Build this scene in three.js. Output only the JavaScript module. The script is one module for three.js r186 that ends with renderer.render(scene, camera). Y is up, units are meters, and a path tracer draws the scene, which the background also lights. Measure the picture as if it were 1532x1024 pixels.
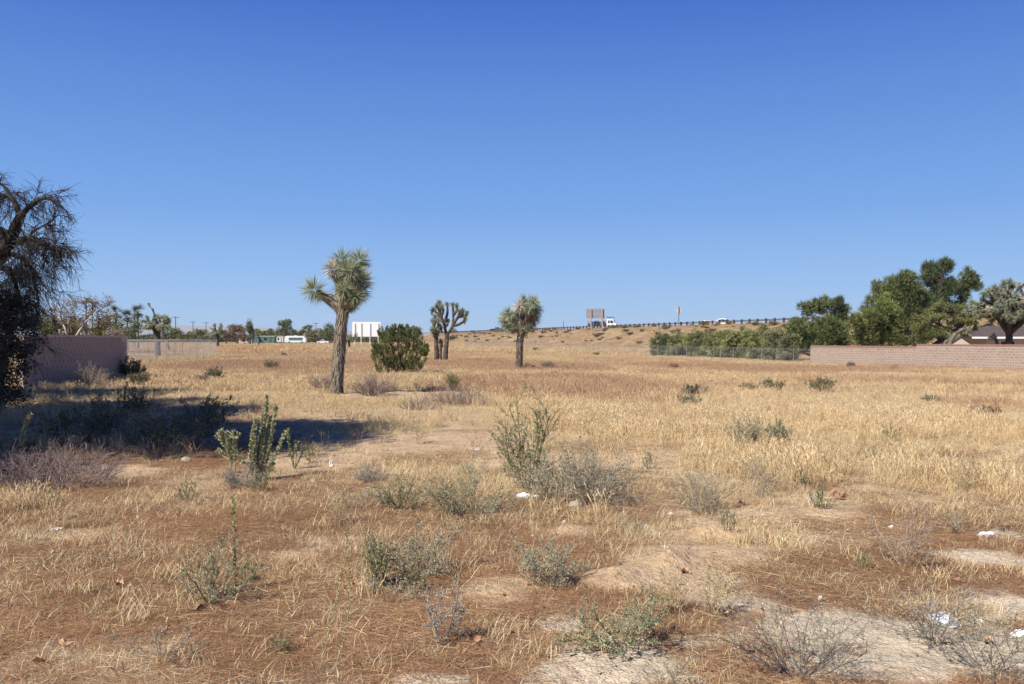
import * as THREE from 'three';

// ---------------------------------------------------------------- camera, sky, sun, exposure
const F = 1327, CX = 766, HY = 507, EYE = 1.65;            // lens in photograph pixels, level line, eye height
const scene = new THREE.Scene();
const camera = new THREE.PerspectiveCamera(2 * Math.atan(512 / F) * 180 / Math.PI, 1024 / 684, 0.1, 40000);
camera.position.set(0, EYE, 0);
camera.rotation.x = -Math.atan((512 - HY) / F);
const renderer = new THREE.WebGLRenderer({ antialias: true });
renderer.setSize(1024, 684);
renderer.toneMapping = THREE.LinearToneMapping;
renderer.toneMappingExposure = 1.5;
renderer.shadowMap.enabled = true;

const SUN_EL = 47 * Math.PI / 180, SUN_TO = [0.70, -0.714];  // shadows fall to the right and away
const sunDir = new THREE.Vector3(-SUN_TO[0] * Math.cos(SUN_EL), Math.sin(SUN_EL), -SUN_TO[1] * Math.cos(SUN_EL));
const sun = new THREE.DirectionalLight(new THREE.Color().setRGB(1.0, 0.945, 0.85), 5.0);
sun.position.copy(sunDir).multiplyScalar(200);
sun.castShadow = true;
sun.shadow.mapSize.set(4096, 4096);
Object.assign(sun.shadow.camera, { left: -120, right: 120, top: 120, bottom: -120, near: 1, far: 600 });
scene.add(sun, sun.target);

const s2l = c => c <= 0.04045 ? c / 12.92 : Math.pow((c + 0.055) / 1.055, 2.4);
const hexl = (r, g, b) => [s2l(r / 255), s2l(g / 255), s2l(b / 255)];
{ // clear desert sky: colours by elevation only
  const stops = [[-90, 168, 196, 228], [0, 175, 205, 239], [1.5, 168, 201, 240], [4, 149, 190, 239], [8, 122, 169, 233], [13, 101, 150, 222], [21, 67, 113, 203], [35, 44, 86, 174], [60, 30, 64, 142], [90, 25, 56, 130]];
  const W = 64, Hh = 1024, a = new Float32Array(W * Hh * 4);
  for (let j = 0; j < Hh; j++) {
    const el = (j + 0.5) / Hh * 180 - 90;
    let k = 0; while (k < stops.length - 2 && stops[k + 1][0] < el) k++;
    const A = stops[k], B = stops[k + 1], t = Math.min(1, Math.max(0, (el - A[0]) / (B[0] - A[0])));
    const ca = hexl(A[1], A[2], A[3]), cb = hexl(B[1], B[2], B[3]);
    for (let i = 0; i < W; i++) for (let c = 0; c < 4; c++) a[(j * W + i) * 4 + c] = c < 3 ? (ca[c] + (cb[c] - ca[c]) * t) / renderer.toneMappingExposure : 1;
  }
  const tex = new THREE.DataTexture(a, W, Hh, THREE.RGBAFormat, THREE.FloatType);
  tex.mapping = THREE.EquirectangularReflectionMapping; tex.magFilter = tex.minFilter = THREE.LinearFilter; tex.needsUpdate = true;
  scene.background = tex; scene.environment = tex;
}

// ---------------------------------------------------------------- helpers
function rng(seed) { let a = seed >>> 0; return () => { a = (a + 0x6D2B79F5) | 0; let t = Math.imul(a ^ (a >>> 15), 1 | a); t = (t + Math.imul(t ^ (t >>> 7), 61 | t)) ^ t; return ((t ^ (t >>> 14)) >>> 0) / 4294967296; }; }
const V = (x, y, z) => new THREE.Vector3(x, y, z);
const clamp = (x, a, b) => x < a ? a : x > b ? b : x;
const ss = (a, b, x) => { const t = clamp((x - a) / (b - a), 0, 1); return t * t * (3 - 2 * t); };
const mix = (a, b, t) => a + (b - a) * t;
const mixc = (a, b, t) => [a[0] + (b[0] - a[0]) * t, a[1] + (b[1] - a[1]) * t, a[2] + (b[2] - a[2]) * t];
const mulc = (a, k) => [a[0] * k, a[1] * k, a[2] * k];
function hash(i, j) { let h = Math.imul(i, 374761393) + Math.imul(j, 668265263) | 0; h = Math.imul(h ^ (h >>> 13), 1274126177); return ((h ^ (h >>> 16)) >>> 0) / 4294967296; }
function vn(x, y) {
  const i = Math.floor(x), j = Math.floor(y); let u = x - i, v = y - j; u = u * u * (3 - 2 * u); v = v * v * (3 - 2 * v);
  const a = hash(i, j), b = hash(i + 1, j), c = hash(i, j + 1), d = hash(i + 1, j + 1);
  return a + (b - a) * u + (c - a) * v + (a - b - c + d) * u * v;
}
const fbm = (x, y) => 0.5 * vn(x, y) + 0.29 * vn(x * 2.13 + 17.3, y * 2.13 + 5.1) + 0.21 * vn(x * 4.7 + 3.7, y * 4.7 + 31.9);

const taken = {};
function numbered(n) { const k = taken[n] || 0; taken[n] = k + 1; return k ? n + '_' + String(k).padStart(3, '0') : n; }
function tag(o, label, category, group, kind) { o.userData = { label, category }; if (group) o.userData.group = group; if (kind) o.userData.kind = kind; return o; }
function thing(name, label, category, pos = [0, 0, 0], turn = 0, group) {
  const o = new THREE.Group(); o.name = numbered(name); scene.add(o); o.position.set(...pos); o.rotation.y = turn; return tag(o, label, category, group);
}
function part(name, geo, mat, parent) { const m = new THREE.Mesh(geo, mat); m.name = name; parent.add(m); return m; }
function struct(name, geo, mat, label, category) { const m = new THREE.Mesh(geo, mat); m.name = numbered(name); m.userData = { kind: 'structure', label, category }; scene.add(m); return m; }
function copyOf(o, pos, turn, sc = 1, label, group) { const c = o.clone(); c.name = numbered(o.name.replace(/_\d{3}$/, '')); c.userData = { ...o.userData }; if (label) c.userData.label = label; if (group) c.userData.group = group; scene.add(c); c.position.set(...pos); c.rotation.y = turn; if (typeof sc === 'number') c.scale.setScalar(sc); else c.scale.set(...sc); return c; }

class MB {                                                     // collects triangles with colours, built into one mesh
  constructor() { this.p = []; this.n = []; this.c = []; this.u = []; }
  vert(x, y, z, nx, ny, nz, c, u = 0, v = 0) { this.p.push(x, y, z); this.n.push(nx, ny, nz); this.c.push(c[0], c[1], c[2]); this.u.push(u, v); }
  tri(a, b, c, col, cols) {
    const ux = b.x - a.x, uy = b.y - a.y, uz = b.z - a.z, vx = c.x - a.x, vy = c.y - a.y, vz = c.z - a.z;
    let x = uy * vz - uz * vy, y = uz * vx - ux * vz, z = ux * vy - uy * vx; const l = Math.hypot(x, y, z) || 1; x /= l; y /= l; z /= l;
    const k = cols || [col, col, col];
    this.vert(a.x, a.y, a.z, x, y, z, k[0]); this.vert(b.x, b.y, b.z, x, y, z, k[1]); this.vert(c.x, c.y, c.z, x, y, z, k[2]);
  }
  quad(a, b, c, d, col) { this.tri(a, b, c, col); this.tri(a, c, d, col); }
  leaf(base, dir, side, len, w, col, tipCol) {                 // a lance-shaped leaf
    const m = base.clone().addScaledVector(dir, len * 0.38), t = base.clone().addScaledVector(dir, len), l = m.clone().addScaledVector(side, w / 2), r = m.clone().addScaledVector(side, -w / 2);
    tipCol = tipCol || col;
    this.tri(base, r, l, col); this.tri(l, r, t, 0, [col, col, tipCol]);
  }
  blade(base, dir, bend, side, len, w, col, tipCol) {          // a grass blade in two bent pieces
    const m = base.clone().addScaledVector(dir, len * 0.5), t = base.clone().addScaledVector(dir, len).addScaledVector(bend, len);
    const s = side, a = base.clone().addScaledVector(s, w / 2), b = base.clone().addScaledVector(s, -w / 2), c = m.clone().addScaledVector(s, w * 0.4), d = m.clone().addScaledVector(s, -w * 0.4);
    this.tri(a, b, d, col); this.tri(a, d, c, col); this.tri(c, d, t, 0, [col, col, tipCol || col]);
  }
  tube(pts, rad, sides, col, vary) {
    const n = pts.length, rings = []; let up = V(0.31, 0.2, 0.93).normalize();
    let run = 0;
    for (let i = 0; i < n; i++) {
      const t = pts[Math.min(n - 1, i + 1)].clone().sub(pts[Math.max(0, i - 1)]).normalize();
      up.addScaledVector(t, -up.dot(t)); if (up.lengthSq() < 1e-6) up.set(1, 0, 0).addScaledVector(t, -t.x); up.normalize();
      const w = t.clone().cross(up), r = typeof rad === 'number' ? rad : rad[i], ring = [];
      if (i) run += pts[i].distanceTo(pts[i - 1]);
      for (let k = 0; k <= sides; k++) {
        const a = k / sides * Math.PI * 2, nx = up.x * Math.cos(a) + w.x * Math.sin(a), ny = up.y * Math.cos(a) + w.y * Math.sin(a), nz = up.z * Math.cos(a) + w.z * Math.sin(a);
        const rr = r * (vary ? vary(i, k % sides) : 1);
        ring.push([pts[i].x + nx * rr, pts[i].y + ny * rr, pts[i].z + nz * rr, nx, ny, nz, a / (Math.PI * 2), run]);
      }
      rings.push(ring);
    }
    const put = q => this.vert(q[0], q[1], q[2], q[3], q[4], q[5], col, q[6], q[7]);
    for (let i = 0; i < n - 1; i++) for (let k = 0; k < sides; k++) { const a = rings[i][k], b = rings[i][k + 1], c = rings[i + 1][k + 1], d = rings[i + 1][k]; put(a); put(b); put(c); put(a); put(c); put(d); }
  }
  box(x0, x1, y0, y1, z0, z1, col = [1, 1, 1], m) {
    const g = (x, y, z) => m ? V(x, y, z).applyMatrix4(m) : V(x, y, z);
    const a = g(x0, y0, z0), b = g(x1, y0, z0), c = g(x1, y1, z0), d = g(x0, y1, z0), e = g(x0, y0, z1), f = g(x1, y0, z1), h = g(x1, y1, z1), i = g(x0, y1, z1);
    this.quad(e, f, h, i, col); this.quad(b, a, d, c, col); this.quad(f, b, c, h, col); this.quad(a, e, i, d, col); this.quad(i, h, c, d, col); this.quad(a, b, f, e, col);
  }
  geo() {
    const g = new THREE.BufferGeometry();
    g.setAttribute('position', new THREE.BufferAttribute(new Float32Array(this.p), 3)); g.setAttribute('normal', new THREE.BufferAttribute(new Float32Array(this.n), 3));
    g.setAttribute('color', new THREE.BufferAttribute(new Float32Array(this.c), 3)); g.setAttribute('uv', new THREE.BufferAttribute(new Float32Array(this.u), 2));
    return g;
  }
}
const rdir = R => { const z = R() * 2 - 1, a = R() * 6.2832, s = Math.sqrt(1 - z * z); return V(s * Math.cos(a), z, s * Math.sin(a)); };
const perp = (d, R) => { const s = rdir(R).cross(d); return s.lengthSq() < 1e-5 ? V(1, 0, 0) : s.normalize(); };

function dtex(w, h, fn, srgb = true) {
  const a = new Uint8Array(w * h * 4), o = [0, 0, 0];
  for (let j = 0; j < h; j++) for (let i = 0; i < w; i++) { fn(i, j, o); const k = (j * w + i) * 4; a[k] = clamp(o[0], 0, 255); a[k + 1] = clamp(o[1], 0, 255); a[k + 2] = clamp(o[2], 0, 255); a[k + 3] = 255; }
  const t = new THREE.DataTexture(a, w, h, THREE.RGBAFormat); t.magFilter = THREE.LinearFilter; t.minFilter = THREE.LinearMipmapLinearFilter; t.generateMipmaps = true;
  t.wrapS = t.wrapT = THREE.RepeatWrapping; if (srgb) t.colorSpace = THREE.SRGBColorSpace; t.needsUpdate = true; return t;
}
const std = (rgb, rough = 0.9, extra = {}) => new THREE.MeshStandardMaterial({ color: new THREE.Color().setRGB(...rgb), roughness: rough, metalness: 0, ...extra });
const M = {
  leaf: std([0.86, 0.86, 0.86], 0.75, { vertexColors: true, side: THREE.DoubleSide }),
  dry: std([0.86, 0.86, 0.86], 0.85, { vertexColors: true, side: THREE.DoubleSide }),
  stem: std([0.86, 0.86, 0.86], 0.95, { vertexColors: true }),
  paint: std([1, 1, 1], 0.55, { vertexColors: true, side: THREE.DoubleSide }),
  galv: std([0.3, 0.315, 0.33], 0.5, { metalness: 0.35 }),
  wire: std([0.26, 0.27, 0.28], 0.6, { metalness: 0.2 }), newWire: std([0.5, 0.52, 0.54], 0.55, { metalness: 0.2 }),
  white: std([0.7, 0.7, 0.69], 0.6), fascia: std([0.8, 0.79, 0.76], 0.7), glass: std([0.012, 0.014, 0.017], 0.08), tyre: std([0.02, 0.02, 0.02], 0.9), chrome: std([0.5, 0.5, 0.5], 0.3, { metalness: 1 }),
  wood: std([0.13, 0.085, 0.055], 0.95), poleWood: std([0.07, 0.05, 0.04], 0.95),
  paper: std([0.7, 0.7, 0.7], 0.8, { side: THREE.DoubleSide })
};
{ // bark: upright fissures and plates, colour and relief
  const bark = (i, j) => { const u = i / 256, v = j / 512, w = 0.12 * vn(u * 8, v * 10); const f = 1 - Math.abs(2 * vn((u + w * 0.4) * 16 % 16, v * 9 + 40 * 0) - 1); const g = vn(u * 40, v * 70), h = vn(u * 12 + 9, v * 26 + 3); return [f, g, h]; };
  const col = dtex(256, 512, (i, j, o) => { const [f, g, h] = bark(i, j), k = 0.62 + 0.3 * g + 0.3 * h - 0.25 * f; o[0] = 205 * k; o[1] = 200 * k; o[2] = 194 * k; });
  const bmp = dtex(256, 512, (i, j, o) => { const [f, g, h] = bark(i, j), k = 255 * clamp(0.75 * (1 - f) + 0.2 * g + 0.15 * h, 0, 1); o[0] = o[1] = o[2] = k; }, false);
  for (const t of [col, bmp]) t.repeat.set(1, 0.8);
  M.bark = std([0.86, 0.86, 0.86], 0.95, { vertexColors: true, map: col, bumpMap: bmp, bumpScale: 0.03 });
}

// ---------------------------------------------------------------- terrain
const ROAD_Y = 4.73, EX = 57.6, ED = 151.2, UX = -0.257, UD = 0.966;    // freeway edge: a point and its direction (x, depth)
const sOf = (x, d) => (x - EX) * UD - (d - ED) * UX;                    // metres beyond the road's near edge
const onRoad = (t, s) => [EX + UX * t + UD * s, ED + UD * t - UX * s];  // t along, s across -> x, depth
const mounds = [];
function H0(x, d) {
  const base = -0.65 * ss(12, 75, d) * mix(0.5, 1, ss(-12, 25, x));
  let h = base + 0.10 * (fbm(x * 0.11 + 7, d * 0.11) - 0.5) * ss(4, 20, d) + 0.055 * (fbm(x * 0.8, d * 0.8 + 3) - 0.5);
  const s = sOf(x, d);
  if (s > -22) {
    const up = clamp((s + 20 + 1.6 * (fbm(x * 0.1, d * 0.1) - 0.5)) / 18.8, 0, 1), t = up - 0.045 * Math.sin(up * Math.PI * 2);
    h = mix(h + 0.35 * (fbm(x * 0.5, d * 0.5) - 0.5) * Math.sin(Math.PI * clamp(up, 0, 1)), ROAD_Y, t);
    if (s > 27) h = mix(ROAD_Y, 0, clamp((s - 27) / 14, 0, 1));
  }
  return h;
}
function H(x, d) { let h = H0(x, d); if (d < 14) for (const m of mounds) { const q = ((x - m[0]) / m[2]) ** 2 + ((d - m[1]) / m[3]) ** 2; if (q < 6) h += m[4] * Math.exp(-q * 1.4) * (0.7 + 0.6 * vn(x * 9, d * 9)); } return h; }
function gp(px, py) { let d = EYE * F / (py - HY); for (let k = 0; k < 14; k++) { const x = (px - CX) / F * d; d = mix(d, (EYE - H0(x, d)) * F / (py - HY), 0.7); } return [(px - CX) / F * d, d]; }   // a spot on the ground -> x, depth
const xz = (px, d) => (px - CX) / F * d;
const P = (px, py, d) => V(xz(px, d), EYE + (HY - py) / F * d, -d);
const G = (x, d) => V(x, H(x, d), -d);
const ell = (px, py, rx, ry, k = 1) => { const [x, d] = gp(px, py), [, d0] = gp(px, py + ry), [, d1] = gp(px, Math.max(py - ry, HY + 12)); return [x, (d0 + d1) / 2, rx * d / F, Math.max(0.05, (d1 - d0) / 2), k]; };
for (const [px, py, rx, ry, h] of [[1000, 848, 62, 20, 0.12], [925, 872, 60, 16, 0.08], [1075, 800, 40, 10, 0.08], [855, 797, 30, 8, 0.05], [1100, 838, 60, 14, 0.07], [560, 715, 40, 6, 0.03], [1190, 770, 60, 10, 0.04]]) { const e = ell(px, py, rx, ry); mounds.push([e[0], e[1], e[2], e[3], h]); }
const inEll = (list, x, d, most, wob) => { let b = 1e9; for (let i = 0; i < list.length; i++) { const e = list[i], u = (x - e[0]) / e[2], v = (d - e[1]) / e[3], q = u * u + v * v; if (q < b) b = q; } const m = 1 - Math.sqrt(b); return m + most < -0.2 ? 0 : m - most > 0.26 ? 1 : ss(-0.2, 0.26, m + wob()); };
const sandEll = [[920, 1000, 125, 40], [1250, 945, 120, 36], [1420, 975, 200, 40], [1330, 1000, 120, 25], [1120, 905, 75, 13], [1500, 900, 60, 25], [1470, 832, 75, 15], [840, 936, 32, 12], [640, 1018, 50, 12], [1030, 1018, 30, 10], [905, 960, 20, 8], [1500, 800, 30, 7]].map(a => ell(...a));
const bareEll = [[1000, 845, 95, 27], [925, 872, 80, 16], [1075, 800, 50, 12], [855, 797, 36, 9], [1110, 832, 70, 14], [470, 690, 100, 16], [560, 665, 120, 12], [690, 660, 140, 14], [520, 630, 60, 8], [1150, 765, 110, 8], [870, 690, 150, 14], [150, 705, 120, 10], [640, 592, 120, 7], [1245, 770, 55, 8], [745, 882, 70, 24], [250, 965, 45, 14], [425, 830, 50, 9], [130, 800, 40, 9]].map(a => ell(...a));
const tallEll = [[1380, 695, 210, 40], [1260, 640, 300, 26], [1490, 720, 110, 40], [930, 630, 190, 24], [20, 765, 60, 22], [265, 545, 90, 9], [1180, 700, 120, 30], [700, 540, 200, 10], [1400, 560, 200, 10], [560, 905, 55, 12], [300, 740, 60, 10], [860, 770, 60, 14], [1110, 810, 60, 12]].map(a => ell(...a));
const redEll = [[820, 578, 170, 16], [1010, 545, 90, 9], [700, 590, 90, 8], [420, 545, 140, 12], [1140, 555, 90, 5], [1500, 610, 60, 10], [900, 600, 110, 9], [560, 530, 150, 5]].map(a => ell(...a));
const track = (x, d) => { const u = d - (29.5 - 0.13 * (x - 6)) + 1.2 * (fbm(x * 0.2, 2.2) - 0.5); return x > -6 ? (Math.exp(-((u / 0.35) ** 2)) + Math.exp(-(((u - 1.7) / 0.35) ** 2))) * ss(-6, 0, x) : 0; };
const sandAt = (x, d) => d > 13 ? 0 : inEll(sandEll, x, d, 1, () => 1.5 * (fbm(x * 2.6, d * 2.6) - 0.5) + 0.35 * (vn(x * 14, d * 14) - 0.5) + 0.03);
const bareAt = (x, d) => d > 34 ? 0 : inEll(bareEll, x, d, 0.46, () => 0.9 * (fbm(x * 1.5 + 9, d * 1.5) - 0.5));
const tallAt = (x, d) => inEll(tallEll, x, d, 0.61, () => 0.8 * (fbm(x * 0.5 + 4, d * 0.5) - 0.5) + (d > 30 ? 0.2 : 0));
const redAt = (x, d) => Math.max(inEll(redEll, x, d, 0.36, () => 0.7 * (fbm(x * 0.35, d * 0.35 + 8) - 0.5)), d > 30 ? 0.7 * ss(0.5, 0.62, fbm(x * 0.09, d * 0.05 + 60)) : 0);
const deepenShade = (x, d) => d < 9 || d > 26 || x > 0 ? 0 : ss(1.15, 0.8, Math.hypot((x + 7.2 - 0.25 * (15 - d)) / 4.2, (d - 16) / 6.2) + 0.3 * (fbm(x * 0.9, d * 0.9 + 3) - 0.5));  // litter brown put into the pine shadow, pale grass thinned, to deepen shade
const litterAndShade = (x, d) => d > 26 ? 0 : d > 17 ? deepenShade(x, d) : Math.max(0.95 * deepenShade(x, d), litter0(x, d));  // scattered litter plus the brown painted into the pine shadow
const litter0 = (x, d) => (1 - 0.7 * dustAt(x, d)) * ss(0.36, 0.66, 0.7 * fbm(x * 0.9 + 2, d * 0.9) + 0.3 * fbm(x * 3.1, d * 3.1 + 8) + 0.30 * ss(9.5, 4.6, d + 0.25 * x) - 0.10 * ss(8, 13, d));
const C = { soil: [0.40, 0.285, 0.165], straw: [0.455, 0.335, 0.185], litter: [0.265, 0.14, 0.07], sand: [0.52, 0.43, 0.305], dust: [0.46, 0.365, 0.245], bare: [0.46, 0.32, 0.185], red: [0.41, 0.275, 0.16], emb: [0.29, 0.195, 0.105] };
const dustAt = (x, d) => { const a = 0.75 * fbm(x * 0.75 + 40, d * 0.95); return a < 0.35 ? 0 : ss(0.6, 0.68, a + 0.25 * fbm(x * 4, d * 4)); };
const into = (o, c, t) => { if (t > 0) { o[0] += (c[0] - o[0]) * t; o[1] += (c[1] - o[1]) * t; o[2] += (c[2] - o[2]) * t; } };
function soil(x, d, o) {
  const n1 = fbm(x * 0.17, d * 0.17), n3 = fbm(x * 6.1, d * 6.1), n4 = vn(x * 37, d * 37), n5 = vn(x * 90 + 7, d * 90);
  o[0] = C.soil[0]; o[1] = C.soil[1]; o[2] = C.soil[2];
  into(o, C.straw, ss(0.35, 0.7, n1 * 0.6 + n3 * 0.4) * (d > 12 ? 1 : 0.7));
  into(o, C.red, 0.75 * redAt(x, d));
  if (d < 26) into(o, C.litter, 0.9 * litterAndShade(x, d));
  if (d < 20) into(o, C.dust, 0.75 * dustAt(x, d));
  if (d < 40) { into(o, C.bare, 0.85 * bareAt(x, d)); into(o, C.sand, 0.95 * sandAt(x, d)); if (d > 20) into(o, C.bare, 0.6 * clamp(track(x, d), 0, 1)); }
  const s = sOf(x, d);
  if (s > -20) { const k = ss(-20, -17, s), e = ss(0.4, 0.6, fbm(x * 0.3, d * 0.3)); into(o, mixc(C.emb, C.straw, 0.45 * e), k); }
  const k = 0.86 * (0.72 + 0.56 * n3) * (0.8 + 0.4 * n4) * (0.86 + 0.28 * n5);
  o[0] *= k; o[1] *= k; o[2] *= k;
}
const l2s = new Uint8Array(4097); for (let i = 0; i <= 4096; i++) { const c = i / 4096; l2s[i] = Math.round(255 * (c <= 0.0031308 ? 12.92 * c : 1.055 * Math.pow(c, 1 / 2.4) - 0.055)); }
function groundTex(x0, x1, d0, d1, n, m = n) {
  const t = dtex(n, m, (i, j, o) => { soil(x0 + (x1 - x0) * (i + 0.5) / n, d0 + (d1 - d0) * (j + 0.5) / m, o); for (let c = 0; c < 3; c++) o[c] = l2s[clamp(o[c] * 4096 | 0, 0, 4096)]; });
  t.repeat.set(1 / (x1 - x0), 1 / (d1 - d0)); t.offset.set(-x0 / (x1 - x0), -d0 / (d1 - d0)); t.wrapS = t.wrapT = THREE.MirroredRepeatWrapping; return t;
}
const bumpNear = dtex(1024, 1024, (i, j, o) => { const x = i / 1024, y = j / 1024, w = (a, b) => { const X = x * a, Y = y * a; return vn(X + b, Y); }; o[0] = o[1] = o[2] = 255 * clamp(0.35 * w(24, 0) + 0.35 * w(90, 5) + 0.3 * w(300, 9), 0, 1); }, false);
bumpNear.wrapS = bumpNear.wrapT = THREE.MirroredRepeatWrapping; bumpNear.repeat.set(1 / 3, 1 / 3);
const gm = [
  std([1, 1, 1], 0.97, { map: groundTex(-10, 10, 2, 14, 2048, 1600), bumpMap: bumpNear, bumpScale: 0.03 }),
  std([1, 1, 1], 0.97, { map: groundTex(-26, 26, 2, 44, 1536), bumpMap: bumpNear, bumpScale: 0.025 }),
  std([1, 1, 1], 0.97, { map: groundTex(-130, 130, -20, 240, 1280), bumpMap: bumpNear, bumpScale: 0.03 }),
  std([1, 1, 1], 0.97, { map: groundTex(-900, 900, -900, 900, 1024) })
];
{ // the ground as one sheet: lines close together near the viewpoint, wider apart further out
  const lines = (lo, hi, a, b, step, grow) => { const r = []; let x = a; const L = [], Rr = []; for (x = a; x <= b + 1e-6; x += step) r.push(x); let s = step; x = a; while (x > lo) { s *= grow; x -= s; L.push(x); } s = step; x = r[r.length - 1]; while (x < hi) { s *= grow; x += s; Rr.push(x); } return [...L.reverse(), ...r, ...Rr]; };
  const snap = (a, vals) => { for (const v of vals) { let k = 0; for (let i = 1; i < a.length; i++) if (Math.abs(a[i] - v) < Math.abs(a[k] - v)) k = i; a[k] = v; } };
  const xs = lines(-11000, 11000, -6, 6, 0.06, 1.03), ds = lines(-1500, 9500, 3, 11, 0.06, 1.028);
  snap(xs, [-10, 10, -26, 26, -130, 130, -900, 900]); snap(ds, [2, 14, 44, -20, 240, -900, 900]);
  const nx = xs.length, nd = ds.length, p = new Float32Array(nx * nd * 3), u = new Float32Array(nx * nd * 2);
  for (let j = 0; j < nd; j++) for (let i = 0; i < nx; i++) { const k = j * nx + i; p[k * 3] = xs[i]; p[k * 3 + 1] = H(xs[i], ds[j]); p[k * 3 + 2] = -ds[j]; u[k * 2] = xs[i]; u[k * 2 + 1] = ds[j]; }
  const sets = [[], [], [], []];
  for (let j = 0; j < nd - 1; j++) for (let i = 0; i < nx - 1; i++) {
    const cx = (xs[i] + xs[i + 1]) / 2, cd = (ds[j] + ds[j + 1]) / 2;
    const z = Math.abs(cx) < 10 && cd > 2 && cd < 14 ? 0 : Math.abs(cx) < 26 && cd > 2 && cd < 44 ? 1 : Math.abs(cx) < 130 && cd > -20 && cd < 240 ? 2 : 3;
    const a = j * nx + i, b = a + 1, c = a + nx, d = c + 1; sets[z].push(a, b, d, a, d, c);
  }
  const g = new THREE.BufferGeometry(), idx = new Uint32Array(sets.reduce((n, s) => n + s.length, 0)); let off = 0;
  g.setAttribute('position', new THREE.BufferAttribute(p, 3)); g.setAttribute('uv', new THREE.BufferAttribute(u, 2));
  sets.forEach((s, z) => { idx.set(s, off); g.addGroup(off, s.length, z); off += s.length; });
  g.setIndex(new THREE.BufferAttribute(idx, 1)); g.computeVertexNormals();
  struct('ground', g, gm, 'dry sandy field with pine litter and straw running to the horizon', 'ground');
}
{ // the freeway on its embankment
  const b = new MB(), q = (t, s, y) => { const [x, d] = onRoad(t, s); return V(x, y, -d); };
  b.quad(q(-160, 0.2, ROAD_Y + 0.02), q(-160, 26.5, ROAD_Y + 0.02), q(900, 26.5, ROAD_Y + 0.02), q(900, 0.2, ROAD_Y + 0.02), [1, 1, 1]);
  struct('freeway', b.geo(), std([0.09, 0.088, 0.085], 0.9, { side: THREE.DoubleSide }), 'asphalt freeway along the top of the embankment', 'road');
  const l = new MB();
  for (const s of [2.6, 11.4]) l.quad(q(-160, s, ROAD_Y + 0.026), q(-160, s + 0.15, ROAD_Y + 0.026), q(900, s + 0.15, ROAD_Y + 0.026), q(900, s, ROAD_Y + 0.026), [1, 1, 1]);
  struct('lane_line', l.geo(), std([0.7, 0.7, 0.68], 0.8, { side: THREE.DoubleSide }), 'white painted edge lines of the freeway', 'road marking');
}
{ // far mountains, pale through the air
  const b = new MB(), prof = [[-12000, 40], [-6200, 60], [-4800, 100], [-3900, 150], [-3400, 185], [-3000, 176], [-2500, 150], [-2000, 138], [-1560, 115], [-1000, 85], [-360, 55], [360, 40], [1600, 45], [9000, 30]];
  const hgt = x => { let k = 0; while (k < prof.length - 2 && prof[k + 1][0] < x) k++; const A = prof[k], B = prof[k + 1]; return mix(A[1], B[1], ss(0, 1, (x - A[0]) / (B[0] - A[0]))) * (0.66 + 0.2 * fbm(x * 0.0027, 3)); };
  const rows = 7, col = [0.30, 0.25, 0.21]; let prev = null;
  for (let x = -9500; x <= 7000; x += 80) {
    const h = hgt(x), cur = []; for (let r = 0; r <= rows; r++) { const t = r / rows; cur.push(V(x + 50 * (vn(x * 0.01, r) - 0.5), h * Math.pow(t, 1.3) * (r && r < rows ? 0.8 + 0.4 * vn(x * 0.005, r * 3.1) : 1) - (r ? 0 : 10), -(7800 + t * 1050))); }
    if (prev) for (let r = 0; r < rows; r++) b.quad(prev[r], cur[r], cur[r + 1], prev[r + 1], col); prev = cur;
  }
  struct('mountains', b.geo(), M.stem, 'low bare mountain range beyond the far trees', 'mountains');
}
scene.fog = new THREE.FogExp2(new THREE.Color().setRGB(0.72, 0.87, 1.0), 0.00007);

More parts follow.
